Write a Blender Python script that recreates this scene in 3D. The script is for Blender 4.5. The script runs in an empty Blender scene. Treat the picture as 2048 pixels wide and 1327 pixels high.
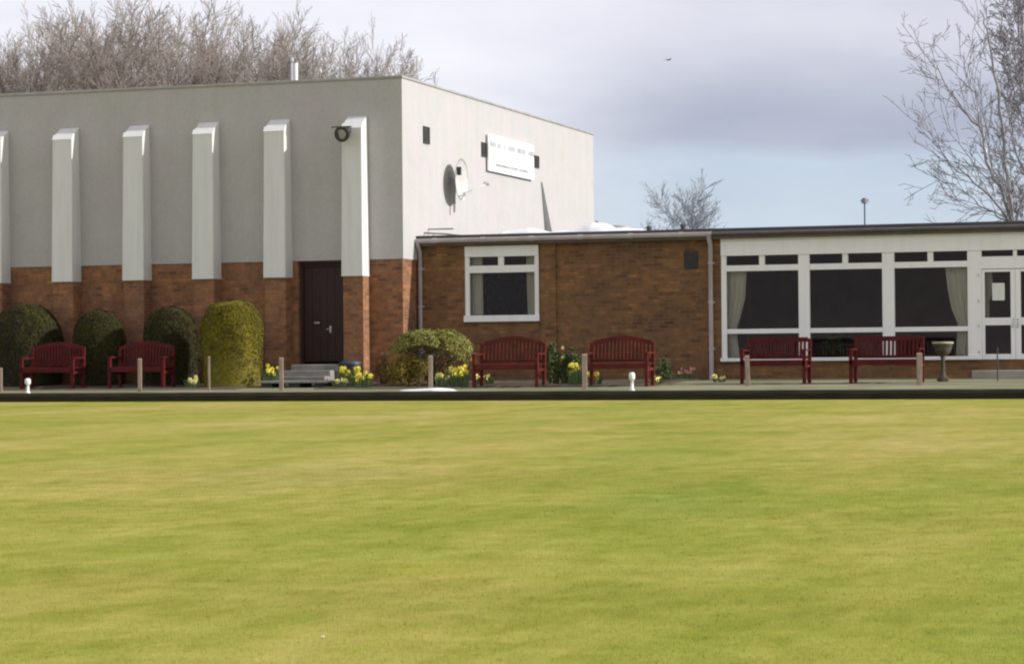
import bpy, bmesh, math, random
from mathutils import Vector, Matrix, noise
PI = math.pi
sc = bpy.context.scene
COL = sc.collection

# ------------------------------------------------------------------ camera frame
# world: +X along the fronts of both buildings (to the right), +Y away, +Z up
F = 4908.0; CX, CY = 1024.0, 663.5
HC = 0.628                                   # eye height above the path
vx = -Vector((-14009-CX, -(847-CY), -F)).normalized()
vy = Vector((2627-CX, -(700.6-CY), -F)).normalized()
vz = vx.cross(vy).normalized(); vy = vz.cross(vx).normalized()
RC = Matrix((vx, vy, vz))                    # camera vector -> world vector
CAM = Vector((0, 0, HC))
def ray(px, py): return RC @ Vector(((px-CX)/F, -(py-CY)/F, -1.0))
def onY(px, py, Y):
    r = ray(px, py); return CAM + r*(Y/r.y)
def onX(px, py, X):
    r = ray(px, py); return CAM + r*(X/r.x)
def X_(px, Y, py=640): return onY(px, py, Y).x
def Z_(px, py, Y): return onY(px, py, Y).z

# ------------------------------------------------------------------ helpers
def tag(o, label=None, cat=None, group=None, kind=None):
    if label: o['label'] = label
    if cat: o['category'] = cat
    if group: o['group'] = group
    if kind: o['kind'] = kind
    return o
def empty(name, loc=(0,0,0), rz=0):
    o = bpy.data.objects.new(name, None); COL.objects.link(o)
    o.empty_display_size = .2; o.location = loc; o.rotation_euler = (0,0,rz); return o
class MB:
    def __init__(s): s.v = []; s.f = []; s.sm = []
    def add(s, vs, fs, smooth=False):
        n = len(s.v); s.v += [tuple(v) for v in vs]
        s.f += [tuple(i+n for i in f) for f in fs]; s.sm += [smooth]*len(fs); return s
    def box(s, x0, x1, y0, y1, z0, z1):
        if x0 > x1: x0, x1 = x1, x0
        if y0 > y1: y0, y1 = y1, y0
        if z0 > z1: z0, z1 = z1, z0
        vs = [(x,y,z) for z in (z0,z1) for y in (y0,y1) for x in (x0,x1)]
        return s.add(vs, [(0,2,3,1),(4,5,7,6),(0,1,5,4),(2,6,7,3),(0,4,6,2),(1,3,7,5)])
    def hexa(s, b, t):                       # bottom ring of 4, top ring of 4 (ccw from above)
        return s.add(list(b)+list(t), [(3,2,1,0),(4,5,6,7),(0,1,5,4),(1,2,6,5),(2,3,7,6),(3,0,4,7)])
    def tube(s, pts, rads, n=8, caps=True, smooth=True):
        pts = [Vector(p) for p in pts]
        rings = []; up = Vector((0.13,0.21,1)).normalized(); prev = None
        for i, p in enumerate(pts):
            d = (pts[min(i+1,len(pts)-1)] - pts[max(i-1,0)])
            if d.length < 1e-7: d = Vector((0,0,1))
            d.normalize()
            if prev is None:
                a = d.cross(up)
                if a.length < .05: a = d.cross(Vector((1,0,0)))
            else: a = prev - d*prev.dot(d)
            a.normalize(); prev = a; b = d.cross(a); r = rads[i] if hasattr(rads,'__len__') else rads
            rings.append([p + (a*math.cos(2*PI*k/n) + b*math.sin(2*PI*k/n))*r for k in range(n)])
        vs = [v for r in rings for v in r]; fs = []
        for i in range(len(rings)-1):
            for k in range(n):
                k2 = (k+1) % n
                fs.append((i*n+k, i*n+k2, (i+1)*n+k2, (i+1)*n+k))
        s.add(vs, fs, smooth)
        if caps: s.add(rings[0], [tuple(range(n))[::-1]]); s.add(rings[-1], [tuple(range(n))])
        return s
    def lathe(s, prof, c=(0,0,0), n=16, smooth=True):
        vs = [(c[0]+r*math.cos(2*PI*k/n), c[1]+r*math.sin(2*PI*k/n), c[2]+z) for r, z in prof for k in range(n)]
        fs = [(i*n+k, i*n+(k+1)%n, (i+1)*n+(k+1)%n, (i+1)*n+k) for i in range(len(prof)-1) for k in range(n)]
        s.add(vs, fs, smooth)
        s.add(vs[:n], [tuple(range(n))[::-1]]); s.add(vs[-n:], [tuple(range(n))]); return s
    def build(s, name, mat, parent=None, loc=None, bevel=0, origin=None):
        me = bpy.data.meshes.new(name)
        vs = s.v
        if origin is not None: vs = [(v[0]-origin[0], v[1]-origin[1], v[2]-origin[2]) for v in vs]
        me.from_pydata(vs, [], s.f); me.polygons.foreach_set('use_smooth', s.sm); me.update()
        if mat: me.materials.append(mat)
        o = bpy.data.objects.new(name, me); COL.objects.link(o)
        if origin is not None: o.location = origin
        if loc: o.location = loc
        if parent: o.parent = parent
        if bevel:
            b = o.modifiers.new('bevel', 'BEVEL'); b.width = bevel; b.segments = 2; b.limit_method = 'ANGLE'
        return o
def copy_tree(o, parent=None):
    c = o.copy(); COL.objects.link(c); c.parent = parent
    for ch in [x for x in bpy.data.objects if x.parent is o]: copy_tree(ch, c)
    return c

# ------------------------------------------------------------------ materials
def nmat(name):
    m = bpy.data.materials.new(name); m.use_nodes = True; nt = m.node_tree
    b = nt.nodes['Principled BSDF']; return m, nt, b
def N(nt, t, **k):
    n = nt.nodes.new(t)
    for a, v in k.items():
        if a.startswith('i_'):
            key = a[2:]; key = int(key) if key.isdigit() else key.replace('_',' ')
            n.inputs[key].default_value = v
        else: setattr(n, a, v)
    return n
def L(nt, a, b): nt.links.new(a, b)
def ramp(nt, fac, stops):
    r = N(nt, 'ShaderNodeValToRGB'); e = r.color_ramp.elements
    while len(e) < len(stops): e.new(.5)
    for i, (p, c) in enumerate(stops): e[i].position = p; e[i].color = (*c, 1) if len(c) == 3 else c
    L(nt, fac, r.inputs[0]); return r.outputs[0]
def mixc(nt, fac, a, b, mode='MIX'):
    m = N(nt, 'ShaderNodeMix', data_type='RGBA', blend_type=mode)
    for s, v in ((0, fac), (6, a), (7, b)):
        if hasattr(v, 'is_output'): L(nt, v, m.inputs[s])
        else: m.inputs[s].default_value = (*v, 1) if hasattr(v, '__len__') and len(v) == 3 else v
    return m.outputs[2]
def objco(nt, scale=(1,1,1), geo=True):
    if geo: g = N(nt, 'ShaderNodeNewGeometry').outputs['Position']
    else: g = N(nt, 'ShaderNodeTexCoord').outputs['Object']
    mp = N(nt, 'ShaderNodeMapping'); mp.inputs['Scale'].default_value = scale
    L(nt, g, mp.inputs[0]); return mp.outputs[0]
def noisef(nt, vec, scale, detail=4, rough=.55):
    n = N(nt, 'ShaderNodeTexNoise'); n.inputs['Scale'].default_value = scale
    n.inputs['Detail'].default_value = detail; n.inputs['Roughness'].default_value = rough
    L(nt, vec, n.inputs['Vector']); return n.outputs['Fac']
def bump(nt, b, h, strength=.3, dist=.02):
    n = N(nt, 'ShaderNodeBump'); n.inputs['Strength'].default_value = strength; n.inputs['Distance'].default_value = dist
    L(nt, h, n.inputs['Height']); L(nt, n.outputs[0], b.inputs['Normal'])
def simple(name, c1, c2=None, rough=.6, scale=4, metal=0, sc3=(1,1,1), bmp=0, spec=.5, geo=True):
    m, nt, b = nmat(name)
    v = objco(nt, sc3, geo); f = noisef(nt, v, scale, 5)
    c2 = c2 or tuple(x*.8 for x in c1)
    L(nt, ramp(nt, f, [(.32, c1), (.68, c2)]), b.inputs['Base Color'])
    b.inputs['Roughness'].default_value = rough; b.inputs['Metallic'].default_value = metal
    b.inputs['Specular IOR Level'].default_value = spec
    if bmp: bump(nt, b, noisef(nt, v, scale*8, 3), bmp, .01)
    return m
M = {}
def brick_mat(name, ca, cb, cc, mort):
    m, nt, b = nmat(name)
    g = N(nt, 'ShaderNodeNewGeometry'); sx = N(nt, 'ShaderNodeSeparateXYZ'); L(nt, g.outputs['Position'], sx.inputs[0])
    ad = N(nt, 'ShaderNodeMath', operation='ADD'); L(nt, sx.outputs[0], ad.inputs[0]); L(nt, sx.outputs[1], ad.inputs[1])
    cb_ = N(nt, 'ShaderNodeCombineXYZ'); L(nt, ad.outputs[0], cb_.inputs[0]); L(nt, sx.outputs[2], cb_.inputs[1])
    br = N(nt, 'ShaderNodeTexBrick'); br.offset = .5
    for k, v in (('Scale',1),('Mortar Size',.009),('Mortar Smooth',.2),('Bias',0.0),('Brick Width',.225),('Row Height',.075)): br.inputs[k].default_value = v
    br.inputs['Color1'].default_value = (0,0,0,1); br.inputs['Color2'].default_value = (1,1,1,1); br.inputs['Mortar'].default_value = (.5,.5,.5,1)
    L(nt, cb_.outputs[0], br.inputs[0])
    wn = N(nt, 'ShaderNodeTexWhiteNoise', noise_dimensions='2D')
    base = ramp(nt, br.outputs['Color'], [(0, ca), (.35, cb), (.7, cc), (1, tuple(x*1.25 for x in cb))])
    big = noisef(nt, cb_.outputs[0], .9, 5, .6)
    base = mixc(nt, 1.0, base, ramp(nt, big, [(.3,(.62,.62,.80)),(.5,(1,1,1)),(.7,(1.22,1.22,.95))]), 'MULTIPLY')
    # patches of differing brick
    mid = noisef(nt, cb_.outputs[0], 5, 3, .6)
    base = mixc(nt, .8, base, ramp(nt, mid, [(.35,(.6,.6,.62)),(.6,(1.2,1.15,1.1))]), 'MULTIPLY')
    col = mixc(nt, br.outputs['Fac'], base, mort)
    L(nt, col, b.inputs['Base Color']); b.inputs['Roughness'].default_value = .88
    inv = N(nt, 'ShaderNodeMath', operation='SUBTRACT'); inv.inputs[0].default_value = 1; L(nt, br.outputs['Fac'], inv.inputs[1])
    bump(nt, b, inv.outputs[0], .6, .008)
    return m
M['brick'] = brick_mat('hall brick', (.18,.077,.040), (.285,.125,.056), (.26,.125,.062), (.23,.125,.07))
M['brick2'] = brick_mat('clubhouse brick', (.14,.065,.030), (.22,.107,.040), (.19,.097,.042), (.17,.10,.052))

def render_mat():
    m, nt, b = nmat('painted render')
    v = objco(nt)
    c = ramp(nt, noisef(nt, v, .55, 6, .6), [(.3,(.462,.425,.435)),(.5,(.465,.447,.440)),(.7,(.448,.435,.425))])
    st = noisef(nt, objco(nt, (3.0,3.0,.25)), 1.2, 5, .6)
    c = mixc(nt, .22, c, ramp(nt, st, [(.35,(.84,.84,.82)),(.6,(1,1,1))]), 'MULTIPLY')
    bl = noisef(nt, v, 1.6, 5, .65); c = mixc(nt, .8, c, ramp(nt, bl, [(.3,(.93,.95,.90)),(.5,(1,1,1)),(.7,(1.05,1.0,1.02))]), 'MULTIPLY')
    fine = noisef(nt, v, 22, 3, .6)
    c = mixc(nt, .6, c, ramp(nt, fine, [(.3,(.88,.88,.88)),(.7,(1.06,1.06,1.06))]), 'MULTIPLY')
    L(nt, c, b.inputs['Base Color']); b.inputs['Roughness'].default_value = .92
    bump(nt, b, noisef(nt, v, 60, 3), .35, .01); return m
M['render'] = render_mat()
def streak_white(name, c, dirt):
    m, nt, b = nmat(name)
    st = noisef(nt, objco(nt, (9,9,.6)), 1, 5, .6)
    col = mixc(nt, 1, c, ramp(nt, st, [(.3, dirt),(.6,(1,1,1))]), 'MULTIPLY')
    L(nt, col, b.inputs['Base Color']); b.inputs['Roughness'].default_value = .45; return m
M['fin'] = streak_white('fin paint', (.70,.69,.68), (.90,.90,.89))
M['white'] = streak_white('white joinery paint', (.88,.86,.845), (.93,.93,.92))
M['coping'] = simple('grey roof trim', (.38,.37,.36), (.29,.28,.27), .6, 3)
M['finlip_lit'] = simple('sunlit fin lip tone', (.86,.86,.85), (.82,.82,.80), .4, 3)  # brighter than the fins, so the lip reads as a sunlit strip
M['roofdark'] = simple('dark roofing felt', (.055,.055,.06), (.09,.085,.085), .85, 3)
M['gutter'] = simple('mauve grey gutter', (.50,.44,.45), (.40,.35,.36), .5, 3)
M['door'] = simple('dark brown door stain', (.035,.009,.008), (.022,.008,.007), .65, 3, sc3=(8,8,.6))
M['metal'] = simple('steel fittings', (.6,.6,.58), (.45,.45,.44), .35, 5, .8)
M['blackmetal'] = simple('black lamp casing', (.03,.03,.032), (.05,.05,.05), .5, 5)
M['lampglass'] = simple('lamp glass', (.35,.35,.33), (.28,.28,.27), .15, 5)
M['vent'] = simple('dark vent', (.035,.03,.028), (.05,.045,.04), .8, 10)
M['dish'] = simple('pale enamel dish', (.54,.53,.51), (.46,.45,.43), .55, 3)
M['signw'] = simple('white sign board', (.92,.92,.92), (.86,.86,.87), .35, 1.5)
M['signt'] = simple('faded grey lettering', (.33,.32,.34), (.42,.41,.43), .5, 6)
M['red'] = simple('red bench paint', (.115,.008,.008), (.055,.006,.006), .6, 5, sc3=(1,1,1), spec=.2)
M['redold'] = simple('sun bleached red bench paint', (.14,.016,.011), (.07,.010,.008), .6, 5, spec=.2)
M['stake'] = simple('pale weathered timber', (.31,.235,.175), (.20,.15,.115), .85, 6, sc3=(3,3,.6))
M['peg'] = simple('white peg paint', (.8,.8,.76), (.7,.7,.66), .5, 6)
M['concrete'] = simple('step concrete', (.30,.28,.25), (.20,.19,.17), .9, 4, bmp=.3)
M['soil'] = simple('bed soil', (.05,.034,.022), (.10,.07,.04), .95, 5, bmp=.5)
M['stone'] = simple('birdbath stone', (.11,.09,.065), (.05,.043,.035), .9, 8)
M['rim'] = simple('pale lichened rim', (.42,.38,.25), (.30,.27,.18), .9, 8)
M['sheet'] = simple('white roof sheeting', (.85,.85,.86), (.78,.78,.80), .5, 2)
M['paper'] = simple('notice paper', (.75,.75,.70), (.68,.68,.62), .8, 6)
M['curtain'] = simple('cream curtain', (.80,.76,.66), (.68,.64,.55), .9, 3, sc3=(6,6,.5))
M['plaster'] = simple('interior wall', (.46,.26,.22), (.30,.18,.15), .9, 1.5)
M['carpet'] = simple('interior carpet', (.16,.05,.045), (.11,.04,.035), .95, 3)
M['wood'] = simple('dark furniture wood', (.08,.04,.02), (.05,.025,.014), .5, 3)
M['binp'] = simple('dark blue grey bin plastic', (.035,.04,.055), (.05,.052,.065), .5, 4)
M['yellow'] = simple('daffodil petal', (.80,.74,.10), (.74,.60,.05), .7, 20)
M['pale'] = simple('pale primrose petal', (.82,.76,.30), (.75,.68,.28), .7, 20)
M['pink'] = simple('pink blossom petal', (.70,.32,.30), (.60,.25,.22), .7, 20)
M['stalk'] = simple('daffodil leaf', (.10,.17,.05), (.07,.12,.035), .7, 15)
M['ibis'] = simple('bird feather', (.05,.05,.055), (.08,.08,.085), .8, 20)

def glass_mat():
    m = bpy.data.materials.new('window glass'); m.use_nodes = True; nt = m.node_tree; nt.nodes.clear()
    o = N(nt, 'ShaderNodeOutputMaterial'); mx = N(nt, 'ShaderNodeMixShader')
    tr = N(nt, 'ShaderNodeBsdfTransparent'); tr.inputs[0].default_value = (.92,.92,.91,1)
    gl = N(nt, 'ShaderNodeBsdfGlossy'); gl.inputs['Roughness'].default_value = .015; gl.inputs[0].default_value = (.32,.30,.30,1)
    fr = N(nt, 'ShaderNodeFresnel'); fr.inputs[0].default_value = 1.45
    v = objco(nt); bp = N(nt, 'ShaderNodeBump'); bp.inputs['Strength'].default_value = .05; bp.inputs['Distance'].default_value = .02
    L(nt, noisef(nt, v, 1.3, 2), bp.inputs['Height']); L(nt, bp.outputs[0], gl.inputs['Normal'])
    L(nt, fr.outputs[0], mx.inputs[0]); L(nt, tr.outputs[0], mx.inputs[1]); L(nt, gl.outputs[0], mx.inputs[2]); L(nt, mx.outputs[0], o.inputs[0]); return m
M['glass'] = glass_mat()

def leafmat(name, c1, c2, c3, scale=3.0):
    m, nt, b = nmat(name)
    v = objco(nt); oi = noisef(nt, v, scale, 4, .6); fi = noisef(nt, v, 40, 2, .6)
    c = ramp(nt, oi, [(.3, c1), (.5, c2), (.7, c3)])
    c = mixc(nt, .8, c, ramp(nt, fi, [(.3,(.6,.6,.6)),(.7,(1.35,1.35,1.3))]), 'MULTIPLY')
    L(nt, c, b.inputs['Base Color']); b.inputs['Roughness'].default_value = .65
    b.inputs['Specular IOR Level'].default_value = .25
    return m
M['yewdark'] = leafmat('dark yew', (.030,.025,.007), (.046,.040,.008), (.066,.058,.009))
M['yewgold'] = leafmat('golden yew', (.10,.082,.009), (.15,.125,.010), (.21,.175,.013))
M['shrub'] = leafmat('mop shrub leaf', (.18,.165,.035), (.26,.25,.06), (.34,.35,.12))
M['olive'] = leafmat('low olive shrub leaf', (.10,.08,.014), (.17,.13,.018), (.26,.19,.025))
M['greenleaf'] = leafmat('green perennial leaf', (.06,.09,.03), (.10,.13,.045), (.18,.2,.09))
M['dryleaf'] = leafmat('brown bare stems', (.12,.06,.035), (.18,.10,.05), (.25,.14,.08))
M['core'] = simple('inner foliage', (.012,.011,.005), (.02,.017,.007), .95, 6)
M['stem'] = simple('shrub stem', (.16,.11,.08), (.10,.07,.05), .9, 8)
M['barkpale'] = simple('pale sunlit bark', (.48,.42,.37), (.27,.23,.20), .9, .35)
M['barkrose'] = simple('rosy twig bark', (.40,.34,.30), (.24,.20,.175), .9, .3)
M['barkdark'] = simple('dark bark', (.19,.175,.195), (.27,.25,.265), .9, .5)
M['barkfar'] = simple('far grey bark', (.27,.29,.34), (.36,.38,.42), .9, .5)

def grass_mat():
    m, nt, b = nmat('mown bowling green turf')
    # patches drawn out along the line of mowing, at several sizes
    w1 = noisef(nt, objco(nt, (1,.32,1)), .35, 4, .55)
    c = ramp(nt, w1, [(.30,(.252,.282,.056)),(.42,(.302,.298,.053)),(.56,(.376,.325,.084)),(.68,(.405,.340,.114)),(.8,(.368,.322,.072))])
    w2 = noisef(nt, objco(nt, (1,.35,1)), 1.6, 5, .6)
    c = mixc(nt, .8, c, ramp(nt, w2, [(.3,(.72,.84,.45)),(.5,(1,1,1)),(.72,(1.18,1.07,1.25))]), 'MULTIPLY')
    w2b = noisef(nt, objco(nt, (1,.45,1)), 4.2, 4, .6)
    c = mixc(nt, .8, c, ramp(nt, w2b, [(.3,(.82,.93,.60)),(.42,(.93,.92,.85)),(.5,(1,1,1)),(.72,(1.12,1.09,1.3))]), 'MULTIPLY')
    w3 = noisef(nt, objco(nt, (1,.5,1)), 7, 5, .62)
    c = mixc(nt, .9, c, ramp(nt, w3, [(.3,(.78,.84,.58)),(.52,(1,1,1)),(.74,(1.17,1.11,1.2))]), 'MULTIPLY')
    # odd worn dark bands across the rinks near the far ditch
    w5 = noisef(nt, objco(nt, (.09,.55,1)), 1.3, 4, .5)
    c = mixc(nt, .6, c, ramp(nt, w5, [(.36,(.84,.86,.72)),(.5,(1,1,1))]), 'MULTIPLY')
    w4 = noisef(nt, objco(nt, (1,1,1)), 55, 4, .75)
    c = mixc(nt, .8, c, ramp(nt, w4, [(.3,(.72,.76,.62)),(.7,(1.25,1.2,1.25))]), 'MULTIPLY')
    # fine drag marks lying across the rinks
    w7 = noisef(nt, objco(nt, (.12,1.6,1)), 2.6, 5, .65)
    c = mixc(nt, .55, c, ramp(nt, w7, [(.34,(.86,.88,.74)),(.5,(1,1,1)),(.68,(1.12,1.11,1.12))]), 'MULTIPLY')
    w6 = noisef(nt, objco(nt, (1,.6,1)), 1.1, 3, .5)
    pos = N(nt, 'ShaderNodeNewGeometry').outputs['Position']; sp = N(nt, 'ShaderNodeSeparateXYZ'); L(nt, pos, sp.inputs[0])
    ad = N(nt, 'ShaderNodeMath', operation='MULTIPLY_ADD'); L(nt, w6, ad.inputs[0]); ad.inputs[1].default_value = 14; L(nt, sp.outputs[1], ad.inputs[2])
    mr = N(nt, 'ShaderNodeMapRange'); mr.inputs[1].default_value = 13; mr.inputs[2].default_value = 30; L(nt, ad.outputs[0], mr.inputs[0])
    c = mixc(nt, mr.outputs[0], mixc(nt, 1, c, (.95,1.02,.82), 'MULTIPLY'), c)
    L(nt, c, b.inputs['Base Color']); b.inputs['Roughness'].default_value = .9; b.inputs['Specular IOR Level'].default_value = .1
    bump(nt, b, noisef(nt, objco(nt), 70, 4, .75), .45, .02); return m
M['grass'] = grass_mat()
def path_mat():
    m, nt, b = nmat('worn path and verge')
    v = objco(nt, (1,1,1)); w = noisef(nt, objco(nt, (.25,.9,1)), 1.0, 5, .65)
    c = ramp(nt, w, [(.33,(.12,.145,.05)),(.47,(.18,.175,.09)),(.6,(.26,.235,.15)),(.75,(.32,.295,.21))])
    c = mixc(nt, .6, c, ramp(nt, noisef(nt, v, 30, 3), [(.3,(.7,.7,.7)),(.7,(1.2,1.2,1.2))]), 'MULTIPLY')
    L(nt, c, b.inputs['Base Color']); b.inputs['Roughness'].default_value = .95
    bump(nt, b, noisef(nt, v, 25, 3), .5, .015); return m
M['path'] = path_mat()
M['bank'] = simple('dark mossy ditch boards', (.034,.030,.011), (.016,.012,.006), .95, 2, sc3=(1,1,6), bmp=.5)
M['field'] = simple('rough grass', (.10,.12,.035), (.16,.15,.05), .95, .4)

# ------------------------------------------------------------------ key planes
YM = 48.0; YL = 48.9; YB = 43.5
XC = X_(803.5, YM, 300)                      # hall corner
GZ = -0.164                                  # green surface
def gz(y):                                   # ground between ditch bank and buildings
    return .16*max(0, min(1, (y-YB-.3)/4.6))

# ------------------------------------------------------------------ ground
def profile(name, prof, mat, x0=-400, x1=400, nx=1):
    mb = MB(); n = len(prof)
    for i in range(nx+1):
        x = x0 + (x1-x0)*i/nx; mb.v += [(x, y, z) for y, z in prof]
    for i in range(nx):
        for k in range(n-1):
            a = i*n+k; mb.f.append((a, a+n, a+n+1, a+1)); mb.sm.append(False)
    return mb.build(name, mat)
tag(profile('ground', [(-900,-.6),(YB+.02,-.6),(YB+.06,-.03),(YB+.3,-.03),(48,.10),(60,.12),(1500,.12)], M['field'], -1200, 1200), kind='structure')
tag(profile('lawn', [(-6,-.5),(-5.8,GZ),(YB-.42,GZ),(YB-.38,-.42)], M['grass'], -70, 60), kind='structure')
tag(profile('ditch', [(YB-.38,-.42),(YB-.001,-.42)], M['soil'], -70, 60), kind='structure')
mb = MB(); random.seed(3)
xs = -70.0; pr = []
while xs < 60:
    pr.append(xs); xs += .35
for i, x in enumerate(pr):
    j = noise.noise(Vector((x*.9, 0, 5)))*.012; t = noise.noise(Vector((x*1.7, 3, 5)))*.006
    mb.v += [(x, YB+j, -.45), (x, YB+j-.004, -.06), (x, YB+.02+j, t-.004), (x, YB+.10, .006+t)]
for i in range(len(pr)-1):
    for k in range(3):
        a = i*4+k; mb.f.append((a, a+4, a+5, a+1)); mb.sm.append(False)
tag(mb.build('ditch_bank', M['bank']), kind='structure')
tag(profile('path', [(YB+.10,.002),(YB+.3,.002),(YB+2.6,gz(YB+2.6)),(YB+5.5,gz(YB+5.5))], M['path'], -70, 60), kind='structure')
# flower bed in front of the brickwork
def patch(name, x0, x1, y0, y1, mat, dz, nx=60, ny=8, amp=.03):
    mb = MB()
    for i in range(nx+1):
        for j in range(ny+1):
            x = x0+(x1-x0)*i/nx; y = y0+(y1-y0)*j/ny
            e = min(j, ny-j, 1)*min(1, i, nx-i)
            mb.v.append((x, y, gz(y)+dz+(e*amp*(.7+noise.noise(Vector((x*1.6,y*1.6,dz*9))))-(.03 if not e else 0))))
    for i in range(nx):
        for j in range(ny):
            a = i*(ny+1)+j; mb.f.append((a, a+ny+1, a+ny+2, a+1)); mb.sm.append(True)
    return tag(mb.build(name, mat), kind='structure')
patch('flower_bed', X_(-80,46), X_(520,46), YB+1.15, 47.95, M['soil'], .004, 90, 16, amp=.018)
patch('flower_bed', X_(668,46), X_(955,46), YB+1.15, 47.95, M['soil'], .004, 60, 16, amp=.018)
patch('flower_bed', X_(958,46), X_(1330,46), YB+1.75, 47.95, M['soil'], .004, 60, 14, amp=.018)
patch('flower_bed', X_(840,48)+.1, X_(1415,48.5), 47.96, 48.88, M['soil'], .01, amp=.02)

# short mown blades over the near turf
import numpy as np
rg = np.random.default_rng(4); nb_ = 330000
yy = 3.6*(38/3.6)**(rg.random(nb_)**1.0); fd_ = np.clip((38-yy)/26, 0.05, 1); xx = yy*(-.66+.60*rg.random(nb_))
hh_ = rg.uniform(.003,.008,nb_)*fd_; wd = rg.uniform(.0009,.0018,nb_)*np.minimum(yy,16)/10*(.4+.6*fd_); an_ = rg.uniform(0,np.pi*2,nb_); ln_ = rg.uniform(0,.9,nb_)
V = np.zeros((nb_,3,3)); cx_, sx_ = np.cos(an_), np.sin(an_)
V[:,0] = np.stack([xx-cx_*wd, yy-sx_*wd, np.full(nb_,GZ-.001)],1); V[:,1] = np.stack([xx+cx_*wd, yy+sx_*wd, np.full(nb_,GZ-.001)],1)
V[:,2] = np.stack([xx-sx_*hh_*ln_, yy+cx_*hh_*ln_, GZ+hh_],1)
me = bpy.data.meshes.new('grass'); me.vertices.add(nb_*3); me.vertices.foreach_set('co', V.ravel())
me.loops.add(nb_*3); me.loops.foreach_set('vertex_index', np.arange(nb_*3, dtype=np.int32))
me.polygons.add(nb_); me.polygons.foreach_set('loop_start', np.arange(0,nb_*3,3,dtype=np.int32)); me.update(calc_edges=True); me.validate()
me.materials.append(M['grass']); go = bpy.data.objects.new('grass', me); COL.objects.link(go)
tag(go, 'short mown grass blades of the near part of the bowling green', 'grass', kind='stuff')

# ------------------------------------------------------------------ the hall
hall = tag(empty('hall_building', (XC-12, YM+7, 0)),
           'tall flat roofed hall with grey rendered upper walls, white fins and a brick base', 'building')
HX, HY = XC-12, YM+7
HO = (HX, HY, 0)
def part(mb, name, mat, parent=hall, org=HO, bevel=0, label=None):
    mb.v = [(v[0]-org[0], v[1]-org[1], v[2]-org[2]) for v in mb.v]
    o = mb.build(name, mat, parent, bevel=bevel)
    if label: o['label'] = label
    return o
ZR = 2.71; ZT = 6.54; XL = XC-28; YBk = onX(1185, 350, XC).y
dx0, dx1 = X_(597, YM, 620), X_(689, YM, 620); DZ0, DZ1 = .53, ZR
mb = MB()                                     # brick base with the doorway left open
mb.box(XL, dx0, YM, YM+.3, -.3, ZR); mb.box(dx1, XC, YM, YM+.3, -.3, ZR); mb.box(dx0, dx1, YM, YM+.3, -.3, DZ0)
mb.box(XC-.3, XC, YM+.3, YBk-.3, -.3, ZR); mb.box(XL, XC, YBk-.3, YBk, -.3, ZR); mb.box(XL, XL+.3, YM+.3, YBk-.3, -.3, ZR)
part(mb, 'brick_base', M['brick'])
mb = MB(); o_ = .02
mb.box(XL-o_, XC+o_, YM-o_, YM+.3, ZR, ZT-.055); mb.box(XC-.3, XC+o_, YM+.3, YBk-.3, ZR, ZT-.055)
mb.box(XL-o_, XC+o_, YBk-.3, YBk+o_, ZR, ZT-.055); mb.box(XL-o_, XL+.3, YM+.3, YBk-.3, ZR, ZT-.055)
part(mb, 'rendered_wall', M['render'])
part(MB().box(XL+.3, XC-.3, YM+.3, YBk-.3, ZT-.35, ZT-.25), 'roof', M['roofdark'])
mb = MB(); c = .045
mb.box(XL-c, XC+c, YM-c, YM+.34, ZT-.055, ZT); mb.box(XC-.34, XC+c, YM+.34, YBk-.34, ZT-.055, ZT)
mb.box(XL-c, XC+c, YBk-.34, YBk+c, ZT-.055, ZT); mb.box(XL-c, XL+.34, YM+.34, YBk-.34, ZT-.055, ZT)
part(mb, 'roof_coping', M['coping'], bevel=.01)
# soffit strip closing the top of the doorway
part(MB().box(dx0, dx1, YM+.02, YM+.28, ZR-.05, ZR-.003), 'door_lintel', M['door'])
FD_T, FD_B = .37, .45
fins = [-36, 105, 246, 385, 527.5, 683.5]
ZFT = Z_(528, 254, YM-FD_T); ZFB = Z_(640, 553.5, YM-FD_B); ZFK = Z_(560, 239, YM)
finx = []
for i, p in enumerate(fins):
    xl = X_(p, YM-FD_T, 270); w = .465 if i < 5 else .44
    finx.append(xl)
    a, b_ = xl, xl+w; ab, bb = xl-.005, xl+w+.035
    yt, yb = YM-FD_T, YM-FD_B; yk = YM-o_-.002; lip = .06
    mb = MB()
    # front, sides, back, underside, sloping top with a turned-up front lip
    vs = [(ab,yb,ZFB),(bb,yb,ZFB),(bb,yk,ZFB),(ab,yk,ZFB),
          (a,yt,ZFT-.07),(b_,yt,ZFT-.07),(b_,yk,ZFK),(a,yk,ZFK),
          (a,yt+lip,ZFT),(b_,yt+lip,ZFT)]
    mb.add(vs, [(3,2,1,0),(0,1,5,4),(1,2,6,9,5),(3,0,4,8,7),(2,3,7,6),(4,5,9,8),(8,9,6,7)])
    fo = part(mb, 'fin', M['fin'], bevel=.012)
    # thin raised front lip, its sunlit look put into a brighter colour
    part(MB().hexa([(a-.008,yt-.012,ZFT-.095),(b_+.008,yt-.012,ZFT-.095),(b_+.008,yt-.002,ZFT-.095),(a-.008,yt-.002,ZFT-.095)],
                   [(a-.008,yt+.05,ZFT+.012),(b_+.008,yt+.05,ZFT+.012),(b_+.008,yt+.075,ZFT+.016),(a-.008,yt+.075,ZFT+.016)]),
         'fin_lip', M['finlip_lit'], fo, (0,0,0)).location = (-HX*0, 0, 0)
    for ch in [x for x in bpy.data.objects if x.parent is fo]:
        for v in ch.data.vertices: v.co.x -= HX; v.co.y -= HY
    pier = MB().box(a+.015, b_+.02, YM-FD_B+.05, YM-.002, -.25, ZFB-.003)
    part(pier, 'brick_pier', M['brick'])
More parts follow.
